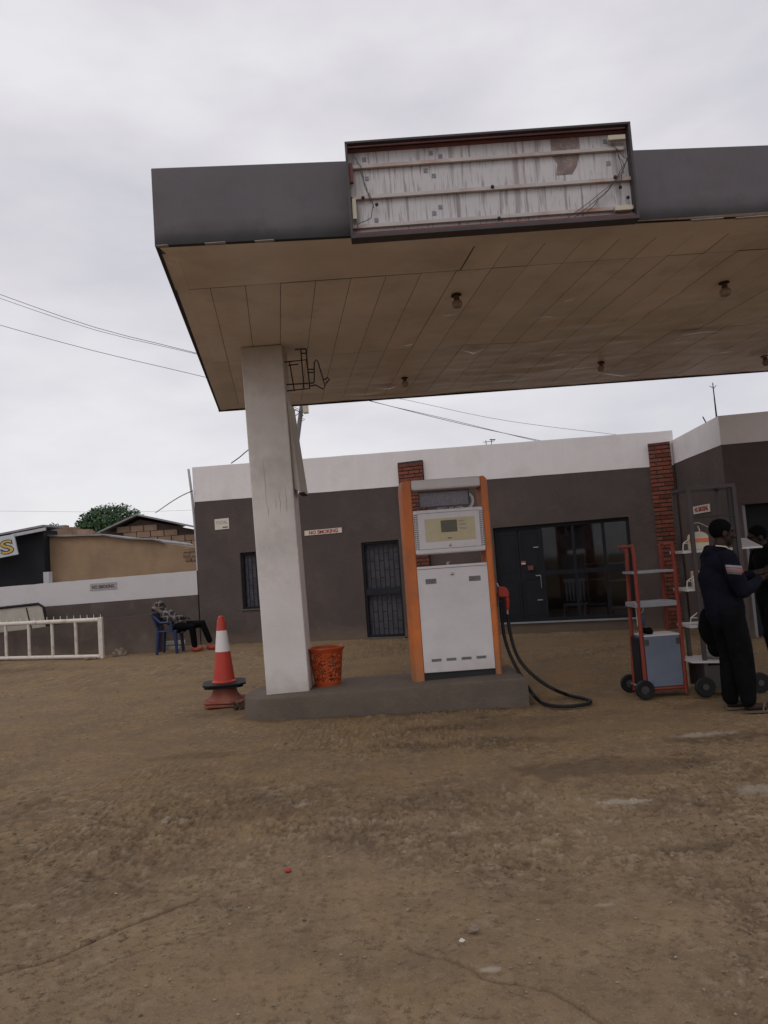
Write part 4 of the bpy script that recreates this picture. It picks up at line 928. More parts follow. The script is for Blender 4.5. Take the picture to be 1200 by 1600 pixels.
# low ramp wall in front
LA, LB = Vector((-5.08, 16.17)), Vector((-11.5, 17.7))
ld_ = (LB-LA).normalized(); la = math.atan2(-ld_.y, -ld_.x); LF = Fr((LA.x, LA.y, 0), la)
def lpt(u, v): return bpt(u, v, LA, LB)
a = lpt(240, 958.5); c = lpt(67, 980); e_ = lpt(5, 987.5); n = 20
def ltop(s): return a[1]+(c[1]-a[1])/(c[0]-a[0])*(s-a[0])
b = MB(LF)
for i in range(n):
    s0, s1 = -6.4*i/n, -6.4*(i+1)/n; z_0, z_1 = [max(.12, ltop(s)+.008*mnoise.noise(Vector((s*3, 1, 0)))) for s in (s0, s1)]
    b.hexa([(s1, 0, -.05), (s0, 0, -.05), (s0, .18, -.05), (s1, .18, -.05)], [(s1, 0, z_1), (s0, 0, z_0), (s0, .18, z_0), (s1, .18, z_1)])
tag(b.build('low_wall', 'wall_low', root=(LA.x-2, LA.y+.4, 0)), 'low brown plastered ramp wall with sloping top in front of the boundary wall', 'wall')
# timber scraps in the gap by the chair
b = MB(); q = G(300, 1000); b.box((q.x-.9, 16.9, .08), (q.x+.35, 16.98, .16)); b.box((q.x-.8, 16.6, .0), (q.x+.3, 16.68, .06)); tag(b.build('timber_scrap', 'cream', root=(q.x, 16.9, 0)), 'pale timber lengths lying on the ground behind the blue chair', 'timber')
# cream panel with black rim behind the low wall
cpn = thing('framed_panel', P(35, 985, 17.5), 'cream board with a black rim leaning between the low wall and the boundary wall', 'board')
b = MB(); YY = 17.42
pan = [P(-90, 960, YY), P(0, 952, YY), P(60, 945, YY), P(66, 949, YY), P(75, 995, YY), P(-90, 1012, YY)]
b.prism([(p.x, p.z) for p in pan], YY, YY+.05); b.build('board', 'cream', cpn)
b = MB(); b.tube([P(-90, 958.5, YY-.01), P(0, 950, YY-.01), P(60, 943.5, YY-.01), P(68, 948.5, YY-.01), P(77, 995, YY-.01)], .032, 8); b.tube([P(41, 950, YY-.01), P(51, 990, YY-.01)], .012, 6); b.build('rim', 'rubber', cpn, smooth=True)

# white barrier of welded pipe with spikes
BY0, BY1 = G(0, 1032), G(161, 1029); bx = (BY1-BY0).normalized()
br = thing('pipe_barrier', (BY1.x, BY1.y, 0), 'white painted pipe barrier with short spikes along its top rail', 'barrier')
def bp(u, v):
    r = ray(u, v); A = Vector((BY1.x, BY1.y)); d = Vector((bx.x, bx.y)).normalized(); nrm = Vector((d.y, -d.x)); k = A.dot(nrm)/(r.x*nrm.x+r.y*nrm.y); return Vector((r.x*k, r.y*k, r.z*k+CH))
ext = bp(-40, 1030); zT = bp(150, 968.5).z; zB2 = bp(150, 1025.5).z
def onb(u, z): q = bp(u, 1000); return Vector((q.x, q.y, z))
b = MB(); b.tube([onb(-60, zT), onb(157, zT)], .045, 12); b.build('top_rail', 'barrier', br, smooth=True)
b = MB(); b.tube([onb(-60, zB2), onb(157, zB2)], .040, 12); b.build('bottom_rail', 'barrier', br, smooth=True)
b = MB(); b.box(tuple(onb(158, 0)+Vector((-.045, -.045, -.0))), tuple(onb(158, zT+.05)+Vector((.045, .045, 0)))); b.build('end_post', 'barrier', br, bevel=.006)
for u in (-28, 9.5, 45.5, 82, 119): b = MB(); b.tube([onb(u, zB2), onb(u, zT)], .034, 10); b.build('upright', 'barrier', br, smooth=True)
b = MB()
for k in range(21):
    u = 158.5-10.5*k; b.tube([onb(u, zT+.03), onb(u, zT+.115)], [.010, .006], 5)
split(b.build('spikes', 'barrier', br), 'spike')
b = MB(); q = onb(148, 0)
for k in range(9): b.ball((q.x+rnd.uniform(-.2, .15), q.y-.07+rnd.uniform(-.05, .05), .02), (.05, .035, .03), n=7, m=5)
tag(b.build('dirt_clods', 'stone', root=q), 'small pile of dirt clods caked at the foot of the white barrier end', 'dirt')

# plastered mud house
mh = thing('mud_house', (-7, 20, 0), 'plain brown mud plastered house wall with a ragged top behind the boundary wall', 'house')
MY = 20.0
topm = [(66, 838), (100, 839), (150, 837.5), (165, 837), (178, 839.5), (205, 843), (240, 844), (252, 846.5), (258, 849), (288, 853), (318, 856)]
pts = [P(u, v, MY) for u, v in topm]
b = MB()
for a, c in zip(pts[:-1], pts[1:]): b.hexa([(a.x, MY, 0), (c.x, MY, 0), (c.x, MY+3, 0), (a.x, MY+3, 0)], [(a.x, MY, a.z), (c.x, MY, c.z), (c.x, MY+3, c.z), (a.x, MY+3, a.z)])
b.build('wall', 'mud', mh)
b = MB()
for a, c in zip(pts[:-3], pts[1:-2]): b.hexa([(a.x, MY-.12, a.z+.004), (c.x, MY-.12, c.z+.004), (c.x, MY+3, c.z+.004), (a.x, MY+3, a.z+.004)], [(a.x, MY-.12, a.z+.045), (c.x, MY-.12, c.z+.045), (c.x, MY+3, c.z+.045), (a.x, MY+3, a.z+.045)])
b.build('roof_edge', 'tin', mh)
b = MB(); rr_ = random.Random(4)
for k in range(3):
    for j in range(4): x = P(288+j*11, 860, MY).x+rr_.uniform(-.04, .04); z = P(300, 862+k*7, MY).z; b.box((x, MY-.03, z), (x+.17, MY+.1, z+.09))
b.build('exposed_blocks', 'block', mh)
# unplastered gabled house
gh = thing('gabled_house', (-8, 26, 0), 'unplastered block house with a low tin gable roof in front of the round tree', 'house')
GY = 26.0
pk, el, er = P(217, 806, GY), P(148, 838, GY), P(312, 836, GY)
b = MB(); b.prism([(el.x+.3, 0), (er.x+2, 0), (er.x+2, er.z-.35), (pk.x, pk.z-.12), (el.x+.3, el.z-.05)], GY+.08, GY+6); b.build('gable_core', 'blockdark', gh)
b = MB(); z = 0.9; row = 0
while z < pk.z:
    xl = el.x+.3; x = xl+(.0 if row % 2 else -.25)
    while x < er.x+.5:
        zt1 = (pk.z-.12-(pk.x-x)*(pk.z-el.z)/(pk.x-el.x)) if x < pk.x else (pk.z-.12-(x-pk.x)*(pk.z-er.z)/(er.x-pk.x))
        if z+.2 < zt1+rnd.uniform(-.05, .12): b.box((max(x, xl)+.012, GY-.02*rnd.random(), z), (x+.46, GY+.1, z+.205))
        x += .48
    z += .222; row += 1
b.build('blocks', 'block', gh)
b = MB()
def rslab(a, c, y0, y1):
    b.hexa([(a.x, y0, a.z), (c.x, y0, c.z), (c.x, y1, c.z), (a.x, y1, a.z)], [(a.x, y0, a.z+.06), (c.x, y0, c.z+.06), (c.x, y1, c.z+.06), (a.x, y1, a.z+.06)])
rslab(el+Vector((0, 0, 0)), pk, GY-.25, GY+6.2); rslab(pk, er+Vector((2, 0, -.35)), GY-.25, GY+6.2); b.build('roof', 'tin', gh)
# ruined block wall between shed and tree
b = MB(); rr_ = random.Random(8)
for k in range(60):
    u = 72+rr_.random()*68; v = 834-(10-abs(u-95)*.16)*rr_.random(); p = P(u, v, 22.5); s = rr_.uniform(.08, .2); b.box((p.x-s, 22.4-s*.5, p.z-s*.6), (p.x+s, 22.4+s, p.z+s*.35))
b.box((P(68, 834, 22.5).x, 22.4, 0), (P(150, 834, 22.5).x, 22.9, P(100, 836, 22.5).z)); tag(b.build('ruined_wall', 'block', root=(-11, 22.6, 0)), 'crumbling block wall seen over the mud house beside the dark shed', 'wall')
# dark shed with lettered board
sh = thing('tin_shed', (-12, 20, 0), 'dark open tin shed with a light roof edge at the far left', 'shed')
SHY = 19.6; a = P(-120, 870, SHY); c = P(66.5, 840, SHY)
zr = P(70, 827, SHY).z; zl_ = P(0, 841, SHY).z
b = MB(); b.box((a.x-3, SHY+.06, 0), (c.x, SHY+.9, zl_+.02)); b.prism([(a.x-3, zl_+.02), (c.x, zl_+.02), (c.x, zr)], SHY+.06, SHY+.9); b.build('shed_dark_fill', 'shed', sh)  # solid block coloured near black to paint the shed's unlit interior
b = MB(); r0 = P(-150, 868, SHY); r1 = P(74, 823.5, SHY); b.hexa([(r0.x, SHY-.25, r0.z), (r1.x, SHY-.25, r1.z), (r1.x, SHY+1.0, r1.z+.03), (r0.x, SHY+1.0, r0.z+.03)], [(r0.x, SHY-.25, r0.z+.05), (r1.x, SHY-.25, r1.z+.05), (r1.x, SHY+1.0, r1.z+.08), (r0.x, SHY+1.0, r0.z+.08)]); b.build('roof', 'tin', sh)
b = MB(); g0 = P(18, 837.5, SHY-.3); g1 = P(71, 827, SHY-.3); b.hexa([(g0.x, SHY-.32, g0.z-.03), (g1.x, SHY-.32, g1.z-.03), (g1.x, SHY-.255, g1.z-.03), (g0.x, SHY-.255, g0.z-.03)], [(g0.x, SHY-.32, g0.z+.05), (g1.x, SHY-.32, g1.z+.05), (g1.x, SHY-.255, g1.z+.05), (g0.x, SHY-.255, g0.z+.05)]); b.build('gutter', 'pale_pipe', sh)
sgn = thing('lettered_board', P(10, 872, SHY-.4), 'white board with a yellow letter S in dark outline on the dark shed', 'sign')
SB = SHY-.42
c4 = [P(-60, 884, SB), P(28, 866, SB), P(21, 834.5, SB), P(-66, 850, SB)]
b = MB(); b.prism([(p.x, p.z) for p in c4], SB, SB+.05); b.build('board', mat('pale_blue_board', (.50, .53, .56), .6, .06, 3, 0), sgn)
til = math.atan2(-(c4[1].z-c4[0].z), c4[1].x-c4[0].x)
for m_, off, ex, bold in (('textblk', .004, .006, .05), ('lettering_yellow', .012, .004, .0)):
    if m_ not in M: M[m_] = mat('lettering_yellow', (.55, .36, .08), .5, .05, 5, 0)
    pS = P(2, 868, SB); k_ = 0 if m_ == 'textblk' else .022; text('S', m_, sgn, (pS.x+k_, SB-off+.001, pS.z+k_), .36-2*k_, .38-2*k_, 0, ex, bold, tilt=til)
pS = P(-17, 871.5, SB); text('R', 'textblk', sgn, (pS.x-.06, SB-.003, pS.z-.01), .34, .36, 0, .006, .03, tilt=til)

# trees
def tree(name, base, cx_, top_z, rx, ry, rz, m, n, ls, label, lobes=9, seed=1):
    r_ = random.Random(seed); t = thing(name, base, label, 'tree'); c = Vector((base[0], base[1], top_z-rz))
    lb = []
    for k in range(lobes):
        a = r_.uniform(0, 6.28); e_ = r_.uniform(-.3, 1.0); d = r_.uniform(.35, .62)
        lb.append((c+Vector((math.cos(a)*rx*d*math.cos(e_), math.sin(a)*ry*d*math.cos(e_), math.sin(e_)*rz*.62)), r_.uniform(.38, .55)))
    lb.append((c, .72))
    b = MB(); vs = []; fs = []
    for i in range(n):
        q, k = r_.choice(lb); d = Vector((r_.gauss(0, 1), r_.gauss(0, 1), r_.gauss(0, 1))).normalized(); rad = k*(.72+.33*r_.random())
        p = q+Vector((d.x*rx*rad, d.y*ry*rad, d.z*rz*rad))
        if mnoise.noise(p*1.3+Vector((seed, 0, 0))) < -.28: continue
        s = ls*r_.uniform(.6, 1.3); u_ = Vector((r_.gauss(0, 1), r_.gauss(0, 1), r_.gauss(0, .6))).normalized(); v_ = d.cross(u_).normalized()+d*.3
        j = len(vs); vs += [p-u_*s, p+v_*s*.45, p+u_*s, p-v_*s*.45]; fs.append((j, j+1, j+2, j+3))
    b.add(vs, fs); b.build('crown', m, t)
    b = MB(); b.tube([Vector(base), Vector(base)+Vector((.1, 0, (top_z-rz)*.6)), c], [rz*.12, rz*.09, rz*.05], 9)
    for k in range(6): b.tube([c-Vector((0, 0, rz*.6)), c.lerp(lb[k][0], .6), lb[k][0]], [rz*.06, rz*.04, rz*.015], 6)
    b.build('trunk', 'bark', t, smooth=True); return t
p = P(192, 789, 38); tree('broad_tree', (p.x, 38, 0), 0, p.z, 2.95, 2.6, 2.1, 'leaf', 34000, .10, 'large round dark green tree rising behind the gabled block house', 12, 3)
p = P(128, 826, 34); tree('small_shrub_tree', (p.x, 34, 0), 0, p.z+.1, .55, .5, .5, 'leaf2', 1200, .09, 'small olive bush at the left foot of the round tree', 5, 5)
p = P(85, 807, 27); tree('thin_tree', (p.x, 27, 0), 0, p.z, .38, .4, .9, 'leaf2', 900, .08, 'slim small tree rising alone over the crumbling block wall', 5, 9)

# utility pole with box, behind the station
up = thing('utility_pole', (P(466, 700, 24).x-.2, 24, 0), 'grey leaning utility pole with a pale box seen between column and canopy', 'pole')
b = MB(); a = P(462, 705, 24); c = P(471.5, 634, 24); d = (c-a); k = (0-a.z)/d.z; foot = a+d*k; topp = c+d*.5; b.tube([foot, a, c, topp], [.13, .085, .07, .06], 10); b.build('pole_shaft', 'pole', up, smooth=True)
b = MB(); q = P(477, 640, 23.8); b.box((q.x-.07, 23.7, q.z-.12), (q.x+.10, 23.9, q.z+.14)); b.build('meter_box', 'boxy', up, bevel=.01)
b = MB(); b.tube([P(470, 645, 23.8), P(462, 640, 23.8), P(455, 648, 23.8)], .02, 6); b.tube([P(474, 648, 23.8), P(471, 653, 23.8), P(476, 655, 23.8), P(472, 658, 23.8)], .012, 5); b.build('hook', 'wire', up)
up2 = thing('utility_pole', (-14.5, 22, 0), 'grey utility pole outside the left edge carrying the overhead wires', 'pole')
b = MB(); b.tube([(-14.5, 22, 0), (-14.5, 22, 10.2)], [.14, .08], 10); b.build('pole_shaft', 'pole', up2, smooth=True)
# overhead wires
def wire(pix, Y, label, r=.0075, grp='overhead wires'):
    b = MB(); q = [P(u, v, Y) for u, v in pix]; b.tube(smoothp(q, 3), r, 5); tag(b.build('overhead_wire', 'wire', root=q[0]), label, 'wire', grp)
wire([(-120, 415), (0, 460), (150, 512), (300, 550), (450, 592), (600, 632), (720, 662), (842, 688), (940, 706)], 20, 'uppermost of the overhead wires running down behind the canopy')
wire([(-120, 421), (0, 466), (150, 516), (300, 551.5), (450, 589), (575, 626), (700, 655), (830, 687), (930, 707)], 20.4, 'overhead wire paired just under the uppermost one', .0065)
wire([(-120, 472), (0, 508), (150, 549), (315, 588), (400, 612), (468, 640)], 20.8, 'lowest single overhead wire left of the canopy, ending at the leaning pole')
wire([(400, 570), (520, 602), (640, 626), (760, 652), (860, 667), (945, 677), (1060, 692)], 23, 'thin overhead wire reaching farthest right over the white parapet', .006)
wire([(-80, 798), (60, 799), (180, 800), (300, 797), (420, 790)], 45, 'faint distant wire low in the sky behind the round tree', .006, 'overhead wires')
b = MB(); q = [P(243, 801, 22), P(252, 795, 21), P(268, 784, 20), P(285, 774, 18.5), P(301, 767, 17.2)]; b.tube(smoothp(q, 3), .012, 5); tag(b.build('service_cable', 'wire', root=q[0]), 'slack black cable from the gabled house to the corner pipe of the station', 'cable')
b = MB(); q = [P(361, 724, 17.4), P(375, 714, 17.4), P(388, 703, 17.4), P(420, 680, 19), P(468, 645, 23.8)]; b.tube(smoothp(q, 3), .013, 5); tag(b.build('service_cable', 'wire', root=q[0]), 'black cable rising from the white parapet behind the column to the pole', 'cable')

# ------------------------------------------------------------------ cones, bin
cq = G(346, 1106)
def sqbase(b, c, h, z0, z1, ang, chf=.25, warp=0):
    pts = []
    for k in range(4):
        a = ang+math.pi/2*k; 
        for s_ in (-1, 1):
            x = h; y_ = s_*h*(1-chf); pts.append((c[0]+math.cos(a)*x-math.sin(a)*y_, c[1]+math.sin(a)*x+math.cos(a)*y_))
    b.hexa([(p[0], p[1], z0+warp*mnoise.noise(Vector((p[0]*5, p[1]*5, 0)))) for p in pts], [(p[0], p[1], z1+warp*mnoise.noise(Vector((p[0]*5, p[1]*5, 0)))) for p in pts])
c0 = thing('traffic_cone', (cq.x, cq.y+.22, 0), 'squashed dusty red traffic cone base underneath the upright cone', 'traffic cone', 'two stacked cones')
cc = (cq.x, cq.y+.22)
b = MB(); sqbase(b, cc, .225, -.005, .03, R(8), .2, .02); sqbase(b, cc, .235, .036, .062, R(4), .2, .02); b.build('cone_base', 'cone_old', c0, smooth=True, bevel=.01)
b = MB(); b.lathe((cc[0], cc[1], 0), [(.21, .06), (.19, .085), (.155, .13), (.14, .18), (.14, .215)], 28, R(8)); b.build('cone_body', 'cone_old', c0, smooth=True)
zc0 = .215
c1_ = thing('traffic_cone', (cc[0], cc[1], zc0), 'upright orange red traffic cone with a white band, stacked on a squashed cone', 'traffic cone', 'two stacked cones')
b = MB(); sqbase(b, cc, .225, zc0, zc0+.02, R(9), .25, .004); sqbase(b, cc, .25, zc0+.028, zc0+.05, R(12), .28, .004); b.lathe((cc[0], cc[1], zc0), [(.16, .018), (.16, .03)], 20); b.build('cone_base', 'rubber', c1_, bevel=.004)
rb = Vector(P(346, 1070, cc[1])).z; tp_ = P(342, 962, cc[1]).z; HH = tp_-(zc0+.05); zb_ = zc0+.05
def rc(t): return .128-(.128-.042)*t
b = MB(); b.lathe((cc[0], cc[1], zb_), [(.145, 0), (.147, .012), (.135, .022), (rc(.03), .028), (rc(.46), HH*.46)], 36); b.build('cone_body', 'cone', c1_, smooth=True)
b = MB(); b.lathe((cc[0], cc[1], zb_), [(rc(.775), HH*.775), (rc(.93), HH*.93), (.036, HH*.935), (.036, HH*.965), (.03, HH*.985), (.015, HH), (.001, HH)], 36, caps=False); b.build('cone_tip', 'cone', c1_, smooth=True)
b = MB(); b.lathe((cc[0], cc[1], zb_), [(rc(.46)+.001, HH*.46), (rc(.775)+.001, HH*.775)], 36); b.build('reflective_band', 'cone_white', c1_, smooth=True)

bq = Vector((-.765, 8.42, .225)); bi = thing('waste_bin', bq, 'orange perforated plastic waste bin standing against the white column', 'bin')
zt3 = .225+.415; r0_, r1_ = .148, .195
b = MB(); nr, nc = 22, 60
vs = []; fs = []
for j in range(nr+1):
    t = j/nr; rr = r0_+(r1_-r0_)*t
    for k in range(nc): a = 2*math.pi*k/nc; vs.append((bq.x+rr*math.cos(a), bq.y+rr*math.sin(a), .235+.405*t))
hr = random.Random(3)
for j in range(nr):
    for k in range(nc):
        t = (j+.5)/nr; pat = (k+j) % 2 == 0 and j not in (0, 1, 19, 20, 21) and (k % 15 not in (0, 1))
        if pat and hr.random() < .72: continue
        fs.append((j*nc+k, j*nc+(k+1) % nc, (j+1)*nc+(k+1) % nc, (j+1)*nc+k))
b.add(vs, fs); o = b.build('basket_wall', 'binorange', bi, smooth=True); sm_ = o.modifiers.new('solid', 'SOLIDIFY'); sm_.thickness = .004
b = MB(); b.lathe((bq.x, bq.y, 0), [(r0_-.02, .226), (r0_, .226), (r0_+.002, .245), (r0_-.01, .245)], 40, caps=False); b.lathe((bq.x, bq.y, 0), [(.001, .236), (r0_, .236)], 40, caps=False); b.build('base_ring', 'binorange', bi, smooth=True)
b = MB(); b.lathe((bq.x, bq.y, 0), [(r1_-.006, zt3-.035), (r1_+.004, zt3-.035), (r1_+.012, zt3-.02), (r1_+.018, zt3), (r1_+.014, zt3+.008), (r1_+.002, zt3+.004), (r1_-.006, zt3-.03)], 44, caps=False); b.build('rim', 'binorange', bi, smooth=True)

# ------------------------------------------------------------------ people
def remeshed(b, name, m, parent, vox=.008, smooth_it=3):
    o = b.build(name, m, parent, smooth='all')
    rm = o.modifiers.new('r', 'REMESH'); rm.mode = 'VOXEL'; rm.voxel_size = vox; rm.use_smooth_shade = True
    if smooth_it: sm = o.modifiers.new('s', 'SMOOTH'); sm.factor = .5; sm.iterations = smooth_it
    bpy.context.view_layer.update(); dg = bpy.context.evaluated_depsgraph_get()
    me = bpy.data.meshes.new_from_object(o.evaluated_get(dg)); o.modifiers.clear(); old = o.data; o.data = me; bpy.data.meshes.remove(old); me.name = name
    if not me.materials: me.materials.append(M[m])
    for p_ in me.polygons: p_.use_smooth = True
    return o
def head(b, c, rot, s=1.0):
    """c = centre of skull; rot maps local (x forward, y left, z up)"""
    def L_(x, y, z): return Vector(c)+rot @ (Vector((x, y, z))*s)
    b.ball(L_(-.012, 0, .025), (.098*s, .076*s, .093*s), rot)
    b.ball(L_(.022, 0, -.045), (.066*s, .058*s, .070*s), rot); b.ball(L_(.052, 0, -.088), (.034*s, .034*s, .026*s), rot)
    b.tube([L_(.084, 0, .012), L_(.108, 0, -.028)], [.010*s, .016*s], 8, round_=True); b.ball(L_(.098, 0, -.033), (.014*s, .021*s, .010*s), rot)
    b.ball(L_(.074, 0, .028), (.022*s, .055*s, .014*s), rot)
    for k in (-1, 1):
        b.ball(L_(-.005, k*.078*s, -.012), (.020*s, .009*s, .033*s), rot); b.ball(L_(.066, k*.036, -.022), (.026*s, .024*s, .022*s), rot)
    b.ball(L_(.088, 0, -.058), (.013*s, .026*s, .007*s), rot); b.ball(L_(.085, 0, -.068), (.013*s, .023*s, .008*s), rot)
def hand(b, w, d, nrm, s=1.0, curl=.6, side=1):
    """w wrist, d pointing direction, nrm palm normal"""
    d = Vector(d).normalized(); nrm = Vector(nrm); nrm = (nrm-d*nrm.dot(d)).normalized(); lat = d.cross(nrm)*side; w = Vector(w)
    rot = Matrix((d, lat, nrm)).transposed()
    b.ball(w+d*.045*s, (.052*s, .040*s, .017*s), rot)
    for i, (o_, ln) in enumerate(((-.030, .066), (-.010, .078), (.011, .073), (.030, .056))):
        p = w+d*.082*s+lat*o_*s; q = [p-d*.02*s, p]; ang = 0; dd = d.copy()
        for j in range(3):
            ang += curl*(.5+.12*i); dd = d*math.cos(ang)+nrm*math.sin(ang); q.append(q[-1]+dd*ln*s*(.45, .32, .26)[j])
        b.tube(q, [.0095*s, .0095*s, .009*s, .0085*s, .0075*s], 8, round_=True)
    p = w+d*.02*s-lat*.032*s; b.tube([p, p+(d*.5-lat*.7+nrm*.3)*.035*s, p+(d*.9-lat*.55+nrm*.6)*.062*s], [.013*s, .011*s, .009*s], 8, round_=True)
def limb(b, pts, rs, n=14): b.tube([Vector(p) for p in pts], rs, n, round_=True)
EYE_DARK = mat('eye', (.25, .24, .23), .3, 0, 5, 0)

# standing man in navy hoodie: faces right (+x), camera sees his right side
PX, PY = 3.07, 6.72
m1 = thing('person', (PX, PY, 0), 'person in a navy hoodie with striped sleeve patch and dark trousers standing side on', 'person', 'people on the forecourt')
I3 = Matrix.Rotation(R(-6), 3, 'Z')
b = MB(); hc = (PX-.02, PY, 1.585); head(b, hc, I3 @ Matrix.Rotation(R(6), 3, 'Y'), 1.0)
limb(b, [(PX-.07, PY, 1.36), (PX-.05, PY, 1.50)], [.062, .056])
limb(b, [(PX-.07, PY, .92), (PX-.09, PY, 1.15), (PX-.08, PY, 1.36)], [.12, .12, .11]); b.ball((PX-.08, PY, 1.30), (.10, .18, .12))
limb(b, [(PX-.07, PY-.19, 1.36), (PX+.0, PY-.22, 1.08)], [.05, .042]); limb(b, [(PX+.0, PY-.22, 1.08), (PX+.24, PY-.10, 1.16)], [.042, .027])
limb(b, [(PX-.07, PY+.19, 1.36), (PX+.03, PY+.22, 1.10)], [.05, .042]); limb(b, [(PX+.03, PY+.22, 1.10), (PX+.27, PY+.10, 1.20)], [.042, .027])
hand(b, (PX+.245, PY-.10, 1.162), (1, .25, .25), (0, .6, .8), 1.0, .55, 1); hand(b, (PX+.275, PY+.10, 1.202), (1, -.2, .1), (0, -.5, .8), 1.0, .5, -1)
for yy, xx in ((-.09, .05), (.09, -.02)):
    limb(b, [(PX-.07, PY+yy, .92), (PX-.02+xx*.3, PY+yy, .50), (PX-.04+xx, PY+yy, .09)], [.085, .055, .036])
    b.ball((PX-.035+xx, PY+yy, .05), (.05, .035, .04)); limb(b, [(PX-.03+xx, PY+yy, .045), (PX+.10+xx, PY+yy, .034)], [.038, .030])
    for k in range(5): limb(b, [(PX+.10+xx, PY+yy-.034+.017*k, .032), (PX+.165+xx-.008*abs(k-1), PY+yy-.038+.019*k, .026)], [.012, .0095], 8)
remeshed(b, 'body', 'skin', m1, .0065, 2)
b = MB(); rot = I3 @ Matrix.Rotation(R(6), 3, 'Y'); hv = Vector(hc)
b.ball(hv+rot @ Vector((-.022, 0, .036)), (.100, .083, .095), rot, 24, 16); remeshed(b, 'hair', 'hair', m1, .008, 1)
b = MB()   # hoodie
limb(b, [(PX-.07, PY, .86), (PX-.08, PY, 1.0), (PX-.10, PY, 1.2), (PX-.09, PY, 1.36)], [.165, .165, .165, .13], 20)
b.ball((PX-.09, PY, 1.31), (.135, .225, .14)); b.ball((PX-.07, PY, .95), (.165, .19, .15))
limb(b, [(PX-.08, PY-.20, 1.36), (PX-.05, PY-.235, 1.2), (PX-.0, PY-.235, 1.07)], [.080, .075, .068]); limb(b, [(PX-.0, PY-.235, 1.07), (PX+.11, PY-.17, 1.10), (PX+.205, PY-.115, 1.145)], [.066, .055, .042])
limb(b, [(PX-.08, PY+.20, 1.36), (PX+.03, PY+.235, 1.10)], [.080, .066]); limb(b, [(PX+.03, PY+.235, 1.10), (PX+.24, PY+.11, 1.19)], [.062, .042])
b.ball((PX-.15, PY, 1.41), (.07, .115, .06)); limb(b, [(PX-.13, PY-.09, 1.45), (PX-.02, PY-.085, 1.425), (PX+.02, PY, 1.39)], [.038, .034, .03]); limb(b, [(PX-.13, PY+.09, 1.45), (PX-.02, PY+.085, 1.425), (PX+.02, PY, 1.39)], [.038, .034, .03])
for i, v in enumerate(b.v):
    k = .016*mnoise.noise(Vector((v.x*6, v.y*6, v.z*11)))+.010*mnoise.noise(Vector((v.x*16+v.z*9, v.y*16, v.z*22))); b.v[i] = v+Vector((k, -k, 0))
hd = remeshed(b, 'hoodie', 'navycloth', m1, .009, 3)
b = MB()
ar = [(PX-.17, -.060), (PX-.17, -.04)]
pA, pB = Vector((PX-.06, PY-.225, 1.285)), Vector((PX-.035, PY-.24, 1.20))
axis = (pB-pA).normalized()
for k, (m_, w0, w1) in enumerate((('greyplate', 0, 1),)):
    pass
def sleeve_band(z0, z1, name, m_, ex=0):
    b = MB(); top = Vector((PX-.052, PY-.232, 1.25)); n = 14; vs = []; fs = []
    for j, zz in enumerate((z0, z1)):
        c = Vector((PX-.065+(1.28-zz)*.12, PY-.218-(1.28-zz)*.1, zz))
        for k in range(n+1): a = math.pi*(1.0+.14+.60*k/n); vs.append((c.x+math.cos(a)*(.083+ex), c.y+math.sin(a)*(.083+ex), zz-.012*math.cos(a)))
    for k in range(n): fs.append((k, k+1, n+2+k, n+1+k))
    b.add(vs, fs); o = b.build(name, m_, hd, smooth='all'); s_ = o.modifiers.new('s', 'SOLIDIFY'); s_.thickness = .003
sleeve_band(1.215, 1.295, 'sleeve_patch', 'greyplate'); 
for z in (1.235, 1.253, 1.271): sleeve_band(z, z+.0055, 'sleeve_stripe', 'cone', .004)
b = MB(); limb(b, [(PX-.145, PY-.128, 1.475), (PX-.07, PY-.13, 1.462), (PX-.005, PY-.095, 1.43)], [.006, .007, .006], 6); b.build('hood_trim', 'beigepack', hd)
b = MB()   # trousers
b.ball((PX-.07, PY, .90), (.135, .165, .13))
for yy, xx in ((-.09, .05), (.09, -.02)): limb(b, [(PX-.07, PY+yy, .88), (PX-.04+xx*.2, PY+yy, .68), (PX-.02+xx*.3, PY+yy, .50), (PX-.03+xx*.7, PY+yy, .28), (PX-.04+xx, PY+yy, .10)], [.118, .105, .09, .08, .068], 18)
for i, v in enumerate(b.v):
    k = .012*mnoise.noise(Vector((v.x*8, v.y*8, v.z*14)))+.010*mnoise.noise(Vector((v.x*10, v.y*10, v.z*30))); b.v[i] = v+Vector((k, -k, 0))
remeshed(b, 'trousers', 'blackcloth', m1, .009, 3)
for yy, xx in ((-.09, .05), (.09, -.02)):
    b = MB(); cxs = PX+.045+xx
    outl = [(cxs+.145*math.cos(a)*(1 if math.cos(a) > 0 else .95), PY+yy+.048*math.sin(a)*(1+.15*math.cos(a))) for a in [2*math.pi*k/20 for k in range(20)]]
    b.hexa([(p[0], p[1], -.004) for p in outl], [(p[0], p[1], .014) for p in outl])
    for xo, xe in ((.02, .07), (.06, .02), (.09, .10)): b.tube([(cxs+xo, PY+yy-.042, .012), (cxs+(xo+xe)/2, PY+yy-.012, .068), (cxs+(xo+xe)/2, PY+yy+.015, .068), (cxs+xe, PY+yy+.042, .012)], .007, 6)
    b.build('sandal', 'sandal', m1, smooth=True)

